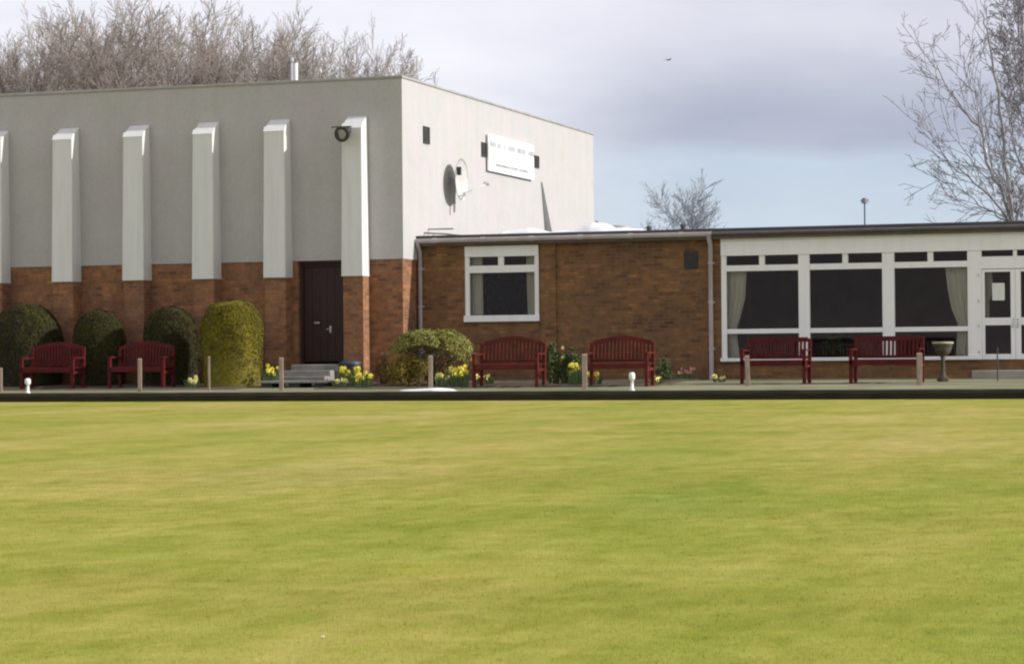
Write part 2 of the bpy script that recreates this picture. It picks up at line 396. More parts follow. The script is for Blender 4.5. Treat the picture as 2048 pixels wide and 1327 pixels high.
# door
d0, d1 = dx0+.002, dx1-.002
door = part(MB().box(d0+.07, d1-.07, YM+.15, YM+.20, DZ0+.04, ZR-.12), 'door', M['door'])
mb = MB(); mb.box(d0, d0+.068, YM+.10, YM+.24, DZ0+.003, ZR-.052); mb.box(d1-.068, d1, YM+.10, YM+.24, DZ0+.003, ZR-.052)
mb.box(d0+.07, d1-.07, YM+.10, YM+.24, ZR-.118, ZR-.052)
part(mb, 'door_frame', M['door'])
mb = MB()
for k in range(5):                            # sunk panel boards
    xx = d0+.09+(d1-d0-.18)*k/5; mb.box(xx+.0015, xx+(d1-d0-.18)/5-.004, YM+.135, YM+.149, DZ0+.06, ZR-.14)
part(mb, 'door_boards', M['door'], door, HO)
lx = X_(634, YM+.13, 645); lz = Z_(634, 645, YM+.13)
part(MB().box(lx-.06, lx+.06, YM+.122, YM+.134, lz-.018, lz+.018), 'letter_plate', M['metal'], door, HO)
lx = X_(661, YM+.13, 658); lz = Z_(661, 658, YM+.13)
mb = MB().box(lx-.02, lx+.02, YM+.125, YM+.134, lz-.07, lz+.07); mb.tube([(lx,YM+.125,lz),(lx,YM+.085,lz),(lx-.07,YM+.085,lz)], .009, 6)
part(mb, 'handle', M['metal'], door, HO)
# square louvred vents in the gable end
for (px0, px1, py0, py1) in ((845.5, 858, 252, 289), (962, 972.5, 284, 315), (1066, 1077, 310, 337)):
    A = onX(px0, py0, XC+.02); B = onX(px1, py1, XC+.02)
    mb = MB().box(XC+.021, XC+.045, A.y, A.y+.02, B.z, A.z); mb.box(XC+.021, XC+.045, B.y-.02, B.y, B.z, A.z)
    mb.box(XC+.021, XC+.045, A.y+.02, B.y-.02, A.z-.02, A.z); mb.box(XC+.021, XC+.045, A.y+.02, B.y-.02, B.z, B.z+.02)
    mb.box(XC+.0215, XC+.026, A.y+.02, B.y-.02, B.z+.02, A.z-.02)
    n = 6
    for k in range(n):
        z = B.z+.03+(A.z-B.z-.06)*k/n; y0, y1 = A.y+.02, B.y-.02
        mb.hexa([(XC+.027,y0,z),(XC+.042,y0,z-.01),(XC+.042,y1,z-.01),(XC+.027,y1,z)], [(XC+.027,y0,z+.012),(XC+.042,y0,z+.002),(XC+.042,y1,z+.002),(XC+.027,y1,z+.012)])
    part(mb, 'wall_vent', M['vent'])
# flues on the hall roof, behind the parapet
p = onY(582, 150, YM+4); fl = MB().tube([(p.x,p.y,ZT-.25),(p.x,p.y,Z_(582,124,YM+4))], .045, 12)
fl.tube([(p.x,p.y,Z_(582,124,YM+4)),(p.x,p.y,Z_(582,116,YM+4))], [.075,.065], 12)
part(fl, 'flue', M['coping'])
p = onY(591, 150, YM+4.3); part(MB().tube([(p.x,p.y,ZT-.25),(p.x,p.y,Z_(591,127,YM+4.3))], .055, 12), 'flue', M['white'], label='short white flue')

# floodlight on the top of the end fin
fp = onY(690, 266, YM-FD_T-.22)
fl = tag(empty('floodlight', fp), 'black round floodlight fixed to the top of the end fin nearest the hall corner', 'floodlight')
mb = MB().tube([(0,.04,.0),(-.02,-.10,-.03)], [.12,.15], 16); mb.tube([(-.02,-.10,-.03),(-.02,-.14,-.04)], [.165,.165], 16)
mb.build('lamp_housing', M['blackmetal'], fl)
MB().tube([(-.022,-.141,-.04),(-.023,-.148,-.042)], [.10,.09], 16).build('lens', M['lampglass'], fl)
mb = MB().tube([(-.17,-.05,0),(-.17,-.02,.13),(.15,-.02,.13),(.15,-.05,0)], .013, 6); mb.box(-.03,.03,-.03,.215,.115,.14); mb.tube([(-.3,0,.13),(-.17,-.02,.13)], .012, 6)
mb.build('bracket', M['blackmetal'], fl)

# sign board on the gable
A = onX(975, 268, XC+.07); B = onX(1066, 352, XC+.07); A2 = onX(975, 341, XC+.07)
sg = tag(empty('sign_board', ((XC+.05), (A.y+B.y)/2, A2.z)), 'large white sign board with two lines of faded grey lettering high on the sunlit gable', 'sign')
hy = (B.y-A.y)/2; hz = A.z-A2.z; cy = (A.y+B.y)/2
MB().box(0, .05, -hy, hy, 0, hz).build('board', M['signw'], sg, bevel=.008)
for q in (-1, 1): MB().box(-.028,-.002,q*hy*.8-.025,q*hy*.8+.025,.05,hz-.05).build('batten', M['coping'], sg)
random.seed(12)
for (zc, hgt, ya, yb, wmin, wmax) in ((hz*.74, .125, -hy*.97, hy*.93, .05, .10), (hz*.20, .075, -hy*.72, hy*.70, .03, .06)):
    mb = MB(); y = ya
    while y < yb:
        w = random.uniform(wmin, wmax)
        if random.random() < .985:
            k = random.randint(0, 3); t = w*.28; x0, x1 = .0505, .0545
            mb.box(x0, x1, y, y+t, zc-hgt/2, zc+hgt/2)
            if k != 1: mb.box(x0, x1, y+w-t, y+w, zc-hgt/2, zc+hgt/2)
            if k in (0, 2): mb.box(x0, x1, y+t, y+w-t, zc+hgt/2-t, zc+hgt/2)
            if k in (0, 1): mb.box(x0, x1, y+t, y+w-t, zc-hgt/2, zc-hgt/2+t)
            if k in (2, 3): mb.box(x0, x1, y+t, y+w-t, zc-t/2, zc+t/2)
        y += w*1.25
    mb.build('lettering', M['signt'], sg)

# satellite dish
dc = onX(924, 359, XC+.30)
sd = tag(empty('satellite_dish', dc), 'pale satellite dish facing out from the sunlit gable wall, with its oval shadow beside it', 'satellite dish')
mb = MB(); nr, na = 7, 32; R_ = .46
for side in (0, 1):
    for i in range(nr+1):
        rr_ = R_*i/nr
        for k in range(na):
            a = 2*PI*k/na; d = .07*(rr_/R_)**2 - side*.012
            mb.v.append((d-.07, rr_*math.cos(a)*.94, rr_*math.sin(a)))
n1 = (nr+1)*na
for s_ in (0, 1):
    for i in range(nr):
        for k in range(na):
            a = s_*n1+i*na+k; b2 = s_*n1+i*na+(k+1)%na
            f_ = (a, b2, b2+na, a+na); mb.f.append(f_[::-1] if s_ else f_); mb.sm.append(True)
for k in range(na):
    a = nr*na+k; b2 = nr*na+(k+1)%na; mb.f.append((a, a+n1, b2+n1, b2)); mb.sm.append(False)
mb.build('reflector', M['dish'], sd)
mb = MB().tube([(-.08,0,0),(-.18,.0,0),(-.18,0,-.72)], .028, 8)
mb.tube([(-.18,0,.0),(-.24,0,.06),(-.278,0,.06)], .03, 8); mb.box(-.278, -.26, -.09, .09, -.06, .18)
mb.build('mount', M['coping'], sd)
t0 = onX(930, 384, XC+.45)-dc; t1 = onX(975, 367, XC+.80)-dc
mb = MB().tube([(-.02,0,-.44),(t0.x,t0.y,t0.z-.02),(t1.x,t1.y,t1.z)], .015, 6)
mb.build('feed_arm', M['white'], sd)
mb = MB().tube([t1-Vector((.06,.05,-.01)), t1, t1+Vector((.03,.03,0))], [.035,.045,.03], 8)
mb.build('receiver', M['coping'], sd)
bx_ = onX(918, 342, XC+.34)-dc
MB().box(bx_.x-.04,bx_.x+.05,bx_.y-.05,bx_.y+.03,bx_.z-.09,bx_.z+.09).build('bracket_box', M['vent'], sd, bevel=.01)

# ------------------------------------------------------------------ clubhouse
LX0 = X_(838, YL, 600); LX1 = X_(2600, YL, 600); ZL = 3.02; LYB = YL+11
CO = ((LX0+LX1)/2, YL+5, 0)
club = tag(empty('clubhouse_building', CO), 'low flat roofed brick clubhouse with white framed glazing, joined to the tall hall', 'building')
def cpart(mb, name, mat, parent=club, bevel=0, label=None): return part(mb, name, mat, parent, CO, bevel, label)
LXL = XC+.025                                 # the block runs in to the hall's gable
YI = YL+.28
def lx(p, py=600, Y=YL): return X_(p, Y, py)
def lz(p, py, Y=YL): return Z_(p, py, Y)
w0, w1 = lx(930.5, 570), lx(1078, 570); wz0, wz1 = lz(1000, 643), lz(1000, 491)
s0, s1 = lx(1443, 600), LX1-.8; sz0, sz1 = lz(1700, 721), ZL-.003
gx = lx(1382, 520)
mb = MB()
mb.box(LX0, w0, YL, YI, -.2, ZL); mb.box(w0, w1, YL, YI, -.2, wz0); mb.box(w0, w1, YL, YI, wz1, ZL)
mb.box(w1, s0, YL, YI, -.2, ZL); mb.box(s0, s1, YL, YI, -.2, sz0); mb.box(s1, LX1, YL, YI, -.2, ZL)
mb.box(LX0, LX0+.28, YI, YL+.9, -.2, ZL); 
mb.box(LXL, LX1, LYB-.28, LYB, -.2, ZL); mb.box(LX1-.28, LX1, YI, LYB-.28, -.2, ZL)
cpart(mb, 'brick_wall', M['brick2'])
cpart(MB().box(lx(1083), lx(1113), YL-.05, YL-.002, -.2, ZL-.004), 'pilaster', M['brick2'])
# interior shell (dark club room)
mb = MB(); mb.box(LX0+.3, LX1-.3, LYB-.45, LYB-.3, .1, ZL-.15); mb.box(lx(1260), lx(1260)+.12, YI+.002, LYB-.46, .16, ZL-.16)
cpart(mb, 'inner_wall', M['plaster'])
cpart(MB().box(LX0+.3, LX1-.3, YI+.002, LYB-.302, ZL-.14, ZL-.04), 'ceiling', M['plaster'])
cpart(MB().box(LX0+.29, LX1-.29, YI+.001, LYB-.301, .02, .12), 'floor', M['carpet'])
# roof, fascia and gutter
ZG = lz(1440, 457.5, YL-.15)
mb = MB(); mb.box(LXL, LX1+.3, YL-.10, LYB+.2, ZL, ZG-.05)
cpart(mb, 'roof_deck', M['roofdark'])
xg = lx(1424, 470, YL-.15)
mb = MB(); mb.box(LX0-.03, LX1+.3, YL-.15, YL-.102, ZG-.075, ZG+.012); mb.box(LX0-.03, LX1+.3, YL-.101, YL+.1, ZG-.049, ZG-.001)
cpart(mb, 'roof_edge', M['roofdark'], bevel=.008)
mb = MB(); mb.box(LX0-.03, LX1+.3, YL-.14, YL-.103, ZL-.02, ZG-.077)
cpart(mb, 'fascia_board', simple('fascia', (.16,.13,.12), (.11,.09,.085), .7, 2))
# half round gutter with joints
mb = MB(); gy, gzz, gr = YL-.20, ZG-.105, .05
mb.tube([(LX0-.05,gy,gzz),(xg,gy,gzz)], gr, 12)
mb.box(LX0-.05, xg, gy-.052, gy-.046, gzz, gzz+.035)
for k in range(6):
    x = LX0+(xg-LX0)*(k+.4)/6; mb.tube([(x-.05,gy,gzz),(x+.05,gy,gzz)], gr+.008, 12)
cpart(mb, 'gutter', M['gutter'])
mb = MB(); g2 = simple('dark gutter', (.12,.10,.10),(.08,.07,.075), .5, 3); mb.tube([(xg+.01,gy,gzz+.005),(LX1+.3,gy,gzz+.005)], gr-.01, 12)
cpart(mb, 'gutter', g2, label='dark gutter over the glazed front')
for p_, yb_ in ((839.5, 760), (1421, 752)):
    x = lx(p_, 600, YL-.1)
    mb = MB().tube([(x,gy,gzz-.04),(x,gy+.02,gzz-.10),(x,YL-.07,gzz-.22),(x,YL-.07,.2)], .047, 10)
    mb.tube([(x,YL-.07,.2),(x,YL-.10,.12),(x,YL-.16,.09)], .047, 10)
    for z in (.75, 1.7, 2.5): mb.tube([(x,YL-.07,z),(x,YL-.07,z+.04)], .058, 10); mb.box(x-.07,x+.07,YL-.03,YL-.003,z,z+.04)
    cpart(mb, 'downpipe', M['gutter'])
# airbrick vent
mb = MB(); a, b_ = lx(1368,520), lx(1396,520); z0, z1 = lz(1382,537), lz(1382,502)
mb.box(a, b_, YL-.018, YL-.002, z0, z1)
for k in range(5): z = z0+.02+(z1-z0-.04)*k/5; mb.box(a+.015, b_-.015, YL-.028, YL-.019, z, z+.03)
cpart(mb, 'wall_vent', M['vent'])

# frames: helper in pixel of the front plane
def glazed(name, x0, x1, z0, z1, bars_v, bars_h, panes, label=None, outer=.055, yf=None):
    yf = yf if yf is not None else YL-.012
    mb = MB()
    for (a, b2, c2, d2, dy) in bars_v+bars_h: mb.box(a, b2, yf-dy, yf+.09, c2, d2)
    fr = cpart(mb, name, M['white'], bevel=.006, label=label)
    for (a, b2, c2, d2) in panes:
        cpart(MB().box(a, b2, yf+.035, yf+.043, c2, d2), 'pane', M['glass'], fr)
    return fr
# side window
ex = .0015
zA, zB = lz(1000,513), lz(1000,530.5); zC, zD = lz(1000,545), lz(1000,630)
xa, xb = lx(939.5,570), lx(1069.5,570); xm0, xm1 = lx(996.5,520), lx(1008,520)
E = [(w0,xa,wz0+.05,wz1-.2+.0,0),(xb,w1,wz0+.05,wz1-.2,0),(xa,xb,zC,zB,.003),(xm0,xm1,zB,zA,.001)]
win = glazed('window', w0, w1, wz0, wz1,
    [(w0,xa,zD,zA,0),(xb,w1,zD,zA,0),(xm0,xm1,zB,zA,.004)],
    [(xa,xb,zC,zB,.006)],
    [(xa-.01,xb+.01,zD-.01,zC+.01),(xa-.01,xm0+.01,zB-.01,zA+.01),(xm1-.01,xb+.01,zB-.01,zA+.01)])
cpart(MB().box(w0, w1, YL-.03, YL+.08, zA+.002, wz1-.001), 'head_panel', M['white'], win, bevel=.006)
cpart(MB().box(w0-.02, w1+.02, YL-.07, YL+.08, wz0, zD-.002), 'sill', M['white'], win, bevel=.008)
# glazed front
posts = [(1443,1453.5),(1597.5,1620),(1765,1789.5),(1935.5,1964),(2027,2035),(2100,2124),(2272,2297)]
zh0 = lz(1700,506.5); zt1 = lz(1700,526); zt0 = lz(1700,538); zr1 = lz(1700,655); zr0 = lz(1700,664.5); zs = lz(1700,713)
X = lambda p: lx(p, 600)
bays = [(1453.5,1597.5,1519,1530.5),(1620,1765,1685.5,1697),(1789.5,1935.5,1856,1867.5),(2124,2272,2192,2203),(2297,X and 2440,2365,2376)]
vb = []; hb = []; pn = []
for a, b2 in posts[:4]+posts[5:]: vb.append((X(a), X(b2), sz0+.075, zh0, .012 if b2-a > 12 else .004))
vb.append((X(2440), s1, sz0+.075, zh0, .012))
for a, b2, m0, m1 in bays:
    A, B, m0, m1 = X(a), X(b2), X(m0), X(m1)
    hb.append((A, B, zt0, zt1, .004)); hb.append((A, B, zr0, zr1, .002)); vb.append((m0, m1, zt1, zh0, .0))
    pn += [(A, m0, zt1, zh0), (m1, B, zt1, zh0), (A, B, zr1, zt0), (A, B, sz0+.07, zr0)]
hb.append((s0, s1, zh0, sz1-.06, .033))
screen = glazed('glazed_screen', s0, s1, sz0, sz1, vb, hb, [(a+.001,b2-.001,c2+.001,d2-.001) for a,b2,c2,d2 in pn], label='white framed glazed screen')
cpart(MB().box(s0-.002, s1, YL-.06, YL+.09, sz1-.058, sz1-.001), 'head_trim', M['white'], screen, bevel=.006)
dA, dB, dC = X(1964), X(2027), X(2100)
cpart(MB().box(s0-.02, dA, YL-.075, YL+.08, sz0+.002, sz0+.073), 'sill', M['white'], screen, bevel=.008)
cpart(MB().box(dC, s1, YL-.075, YL+.08, sz0+.002, sz0+.073), 'sill', M['white'], screen, bevel=.008)
# double doors in the screen
zf0 = lz(1995,512.5); zf1 = lz(1995,499)
mb = MB(); mb.box(dA, dC, YL-.02, YL+.08, lz(1995,537), zf0); mb.box(X(2027), X(2035), YL-.018, YL+.08, zf0, zh0-.001)
cpart(mb, 'door_head', M['white'], screen, bevel=.005)
cpart(MB().box(dA, X(2027), YL+.03, YL+.038, zf0, zh0), 'pane', M['glass'], screen)
cpart(MB().box(X(2035), dC, YL+.03, YL+.038, zf0, zh0), 'pane', M['glass'], screen)
ztop = lz(1995,538)-.003; zbot = sz0+.003
for q, (a, b2) in enumerate(((dA+.004, X(2031)-.002), (X(2031)+.002, dC-.004))):
    pa, pb = (X(1970), X(2021.5)) if q == 0 else (X(2042), X(2093))
    za, zb, zc, zd = lz(1995,543.5), lz(1995,635), lz(1995,650), lz(1995,707.5)
    mb = MB(); y0, y1 = YL-.03, YL+.03
    mb.box(a, pa, y0, y1, zbot, ztop); mb.box(pb, b2, y0, y1, zbot, ztop)
    mb.box(pa, pb, y0+.003, y1, za, ztop); mb.box(pa, pb, y0+.003, y1, zc, zb); mb.box(pa, pb, y0+.003, y1, zbot, zd)
    d = cpart(mb, 'door', M['white'], bevel=.005)
    cpart(MB().box(pa, pb, YL-.002, YL+.006, zb, za), 'pane', M['glass'], d); cpart(MB().box(pa, pb, YL-.002, YL+.006, zd, zc), 'pane', M['glass'], d)
    hx = b2-.045 if q == 0 else a+.045
    cpart(MB().tube([(hx,y0,zb-.02),(hx,y0-.04,zb-.02),(hx,y0-.04,zb-.20),(hx,y0,zb-.20)], .009, 6), 'handle', M['metal'], d)
for pz in (550, 602, 652, 704):
    z = lz(1957, pz); cpart(MB().box(X(1955.5), X(1959.5), YL-.034, YL-.0245, z-.03, z+.03), 'hinge', M['metal'], screen)
npz = onY(1997, 583, YL)
tag(MB().box(-.12,.12,-.0022,-.0005,-.17,.17).build('notice', M['paper'], loc=(npz.x, YL-.0028, npz.z)), 'white paper notice stuck behind the glass of the clubhouse door', 'notice')

# curtains
def curtain(pts_l, pts_r, zt_, zb_, y, label, nz=14, nx=22):
    # left and right edges are functions of t (0 top .. 1 bottom)
    mb = MB()
    for side in (0, 1):
        for i in range(nz+1):
            t = i/nz; xl = pts_l(t); xr = pts_r(t)
            for k in range(nx+1):
                s = k/nx; wv = .03*math.sin(s*2*PI*5.3+t*.8)+.012*math.sin(s*31)
                mb.v.append((xl+(xr-xl)*s, y+wv+side*.004, zt_+(zb_-zt_)*t))
    n1 = (nz+1)*(nx+1)
    for s_ in (0, 1):
        for i in range(nz):
            for k in range(nx):
                a = s_*n1+i*(nx+1)+k; f = (a, a+1, a+nx+2, a+nx+1); mb.f.append(f[::-1] if s_ == 0 else f); mb.sm.append(True)
    c0 = ((pts_l(0)+pts_r(0))/2, y, zb_)
    o = mb.build('curtain', M['curtain'], origin=c0)
    return tag(o, label, 'curtain', 'cream curtains behind the clubhouse glass')
yc = YL+.20; zct = lz(1700,528); zcb = sz0+.08
def lerp(pts):
    def f(t):
        for (t0, x0), (t1, x1) in zip(pts, pts[1:]):
            if t <= t1: return lx(x0+(x1-x0)*(t-t0)/(t1-t0), 600, yc)
        return lx(pts[-1][1], 600, yc)
    return f
curtain(lerp([(0,1446),(1,1446)]), lerp([(0,1494),(.35,1490),(.6,1478),(.68,1472),(.8,1474),(1,1478)]), zct, zcb, yc, 'cream curtain tied back at the left end of the long glazed front')
curtain(lerp([(0,1890),(.3,1896),(.5,1903),(.64,1914),(.72,1914),(1,1910)]), lerp([(0,1948),(1,1948)]), zct, zcb, yc, 'cream curtain tied back beside the white door post, in the third bay')
yc = YL+.24
curtain(lerp([(0,1968),(1,1968)]), lerp([(0,1984),(.5,1987),(.64,1978),(1,1978)]), zct-.1, lz(1995,640), yc, 'narrow cream curtain seen through the upper glass of the door')
curtain(lerp([(0,938),(1,938)]), lerp([(0,966),(1,967)]), lz(1000,500), lz(1000,636), YL+.2, 'dull cream curtain at the left of the small side window')
curtain(lerp([(0,1054),(1,1056)]), lerp([(0,1076),(1,1076)]), lz(1000,500), lz(1000,636), YL+.2, 'dull cream curtain at the right of the small side window')

# a few tables in the club room, dimly seen
def table(px, Y, label):
    x = X_(px, Y, 700)
    t = tag(empty('table', (x, Y, .12)), label, 'table', 'tables in the club room')
    MB().box(-.55,.55,-.35,.35,.70,.74).build('tabletop', M['wood'], t, bevel=.01)
    for sx in (-1,1):
        for sy in (-1,1): MB().box(sx*.5-.025,sx*.5+.025,sy*.3-.025,sy*.3+.025,0,.698).build('leg', M['wood'], t)
table(1540, 51.5, 'dark wooden table inside the first glazed bay'); table(1700, 51.7, 'dark wooden table inside the second glazed bay')

# things on the clubhouse roof
ZD = ZG
top = [(1000,467),(1030,464),(1060,458),(1085,463),(1105,467),(1140,462),(1165,455),(1188,447),(1208,449),(1228,458),(1258,459),(1290,462)]
mb = MB(); ys_ = YL+1.6; org = onY(1140, 470, ys_); org.z = ZD
ncol = 60; prof = [(0,0),(.12,.6),(.35,1),(.8,.95),(1.2,.5),(1.5,0)]
def topz(p):
    for (a, za), (b2, zb) in zip(top, top[1:]):
        if p <= b2: return za+(zb-za)*(p-a)/(b2-a)
    return top[-1][1]
for i in range(ncol+1):
    p = 1000+290*i/ncol; x = X_(p, ys_+.4, 460); h = max(.01, Z_(p, topz(p)-2, ys_+.4)-ZD+.01) if 0 < i < ncol else .004
    for (dy, s) in prof: mb.v.append((x, ys_+dy, ZD-.06+.06*min(1,s*4)+h*s*(1+.10*noise.noise(Vector((x*3,dy*3,1))))))
for i in range(ncol):
    for k in range(5): a = i*6+k; mb.f.append((a, a+6, a+7, a+1)); mb.sm.append(True)
tag(mb.build('roof_sheeting', M['sheet'], origin=org), 'white sheeting lying in low humps on the clubhouse roof', 'sheeting')
p0 = onY(833, 457, YL+.3); 
pr = tag(empty('pipe_rail', (p0.x, YL+.35, ZD-.05)), 'low grey pipe rail lying on the clubhouse roof beside the hall', 'pipe rail')
x2 = X_(928, YL+.4)-p0.x
MB().tube([(-.02,0,.16),(x2*.6,.05,.12),(x2,.1,.07)], .02, 8).build('pipe', M['coping'], pr)
MB().tube([(-.02,.25,.24),(x2*.7,.3,.24)], .018, 8).build('pipe', M['coping'], pr)
for k in range(3): MB().tube([(x2*.33*k+.02,.0+.02*k,0),(x2*.33*k+.02,.0+.02*k,.13-.02*k)], .014, 6).build('support', M['coping'], pr)
# added grey wedge, shaped and coloured to stand for a shadow on the gable
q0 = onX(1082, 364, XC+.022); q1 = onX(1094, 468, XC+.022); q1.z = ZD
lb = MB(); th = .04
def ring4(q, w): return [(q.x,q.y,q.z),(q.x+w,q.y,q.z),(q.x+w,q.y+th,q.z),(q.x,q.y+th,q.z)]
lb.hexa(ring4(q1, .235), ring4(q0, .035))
tag(lb.build('shadow_wedge', simple('grey wall shadow tone', (.36,.36,.35), (.50,.50,.48), .8, 3), origin=q1), 'added grey wedge standing for a shadow on the gable below the sign', 'shadow wedge')
def roof_bit(name, px, py, Y, w, hh, label, cat, shape):
    o0 = onY(px, py, Y); o = empty(name, (o0.x, Y, ZD-.05)); tag(o, label, cat)
    shape(o, o0.z-ZD+.05); return o
def sh_vent(o, h):
    MB().lathe([(.10,0),(.10,h*.6),(.16,h*.62),(.24,h*.75),(.22,h),(.05,h*1.02)]).build('cowl', M['coping'], o)
def sh_post(o, h):
    mb = MB().tube([(0,0,0),(0,0,h*.8)], .05, 8); mb.tube([(0,0,h*.8),(.0,0,h)], [.08,.03], 8); mb.build('pipe', M['roofdark'], o)
roof_bit('roof_ventilator', 1240, 451.5, YL+2.6, .3, .1, 'squat grey ventilator cowl at the right end of the white roof sheeting', 'ventilator', sh_vent)
roof_bit('vent_pipe', 1193, 442, YL+4.4, .3, .1, 'small vent pipe beside the far corner of the white gable', 'vent pipe', sh_post)
roof_bit('vent_pipe', 1298, 451, YL+1.3, .3, .1, 'stubby dark vent pipe left of the far bare tree', 'vent pipe', sh_post)
roof_bit('vent_pipe', 1366, 447, YL+1.3, .3, .1, 'stubby dark vent pipe just below the far bare tree', 'vent pipe', sh_post)
ap = onY(1729, 396, YL+3)
an = tag(empty('roof_aerial', (ap.x, ap.y, ZD-.05)), 'thin pole with a small cap standing on the clubhouse roof', 'aerial')
h = ap.z-ZD+.05; MB().tube([(0,0,0),(0,0,h*.88)], .016, 6).build('pole', M['roofdark'], an)
mb = MB().tube([(0,0,h*.86),(0,0,h)], [.07,.05], 10); mb.tube([(-.09,0,h*.94),(.09,0,h*.94)], .014, 6); mb.build('cap', M['barkdark'], an)

# ------------------------------------------------------------------ steps and slabs
sx0, sx1 = X_(598, 47.4, 735), X_(686, 47.4, 735)
st = tag(empty('door_steps', ((sx0+sx1)/2, 47, 0)), 'worn concrete steps rising to the dark brown hall door', 'steps')
o3 = (-(sx0+sx1)/2, -47, 0)
def spart(x0, x1, y0, y1, z0, z1, name='step', mat=None):
    m_ = MB().box(x0+o3[0], x1+o3[0], y0+o3[1], y1+o3[1], z0, z1); return m_.build(name, mat or M['concrete'], st, bevel=.015)
spart(sx0-.06, sx1+.02, 47.1, YM-.003, .0, .52)
spart(sx0-.15, sx1-.02, 46.75, 47.098, .0, .40)
spart(sx0-.15, sx1-.02, 46.45, 46.748, .0, .28)
pl = tag(empty('low_platform', (X_(595,45.9), 45.9, 0)), 'low pale slab platform on dark blocks in front of the door steps', 'platform')
xa_, xb_ = X_(520,45.7,765)-X_(595,45.9), X_(664,45.7,765)-X_(595,45.9)
MB().box(xa_, xb_, -.4, .4, .155, .20).build('slab', M['concrete'], pl, bevel=.01)
for a in (.12, .5, .86): MB().box(xa_+(xb_-xa_)*a-.12, xa_+(xb_-xa_)*a+.12, -.30, .35, .0, .153).build('block', M['roofdark'], pl)
dsx = X_(1938, 47.6, 755)
ds = tag(MB().box(0, 4.2, -.9, 0, 0, .20).build('door_slab', simple('pale slab', (.36,.33,.28), (.27,.25,.21), .9, 3, bmp=.3), loc=(dsx, YL-.003, .10), bevel=.015),
    'broad pale concrete slab outside the white clubhouse doors', 'step')
hr = tag(empty('thin_post', (X_(1994,46.9), 46.9, gz(46.9))), 'thin dark metal post standing before the white clubhouse doors', 'post')
MB().tube([(0,0,0),(0,0,.62)], .014, 6).build('post', M['blackmetal'], hr)
MB().tube([(0,0,.61),(0,0,.63)], .022, 8).build('cap', M['blackmetal'], hr)
# white flat slab at the bank edge
wl = onY(850, 777, YB+.5); mb = MB(); n_ = 24
ring = []
for k in range(n_):
    a = 2*PI*k/n_; rx = .56*(1+.16*math.sin(3*a+1)+.05*math.sin(7*a)); ring.append((rx*math.cos(a), .17*math.sin(a)*(1+.2*math.sin(5*a))))
mb.v = [(x,y,.0) for x,y in ring]+[(x*.9,y*.8,.028+.022*math.sin(x*5)+.008*math.sin(x*23+y*31)) for x,y in ring]+[(.25,0,.06)]
mb.f = [(k,(k+1)%n_,n_+(k+1)%n_,n_+k) for k in range(n_)]+[(n_+k,n_+(k+1)%n_,2*n_) for k in range(n_)]; mb.sm = [True]*len(mb.f)
tag(mb.build('white_mat', M['sheet'], loc=(wl.x, YB+.5, .008)), 'crumpled white mat lying on the path edge below the mop headed shrub', 'mat')

# bin beside the steps
bp = X_(699, 47.15, 730)
bn = tag(empty('litter_bin', (bp, 47.2, .13)), 'dark blue grey tub standing right of the door steps', 'bin')
MB().lathe([(.16,0),(.19,.05),(.215,.38),(.23,.40),(.20,.40),(.19,.12)], n=20).build('tub', M['binp'], bn)
MB().lathe([(.235,.402),(.235,.43),(.15,.47),(.03,.485)], n=20).build('lid', M['binp'], bn)

# bird bath
bb = tag(empty('bird_bath', (X_(1886, 46.9, 740), 46.9, gz(46.9))), 'stone bird bath on a slim pedestal in front of the third glazed bay', 'bird bath'); bb.scale = (.88,.88,.96)
MB().lathe([(.13,0),(.14,.05),(.07,.09),(.045,.2),(.04,.4),(.06,.5)], n=16).build('pedestal', M['stone'], bb)
MB().lathe([(.06,.5),(.13,.54),(.19,.63),(.215,.73),(.22,.735)], n=20).build('bowl', M['stone'], bb)
MB().lathe([(.222,.736),(.235,.75),(.23,.775),(.20,.78),(.16,.76),(.03,.75)], n=20).build('rim', M['rim'], bb)

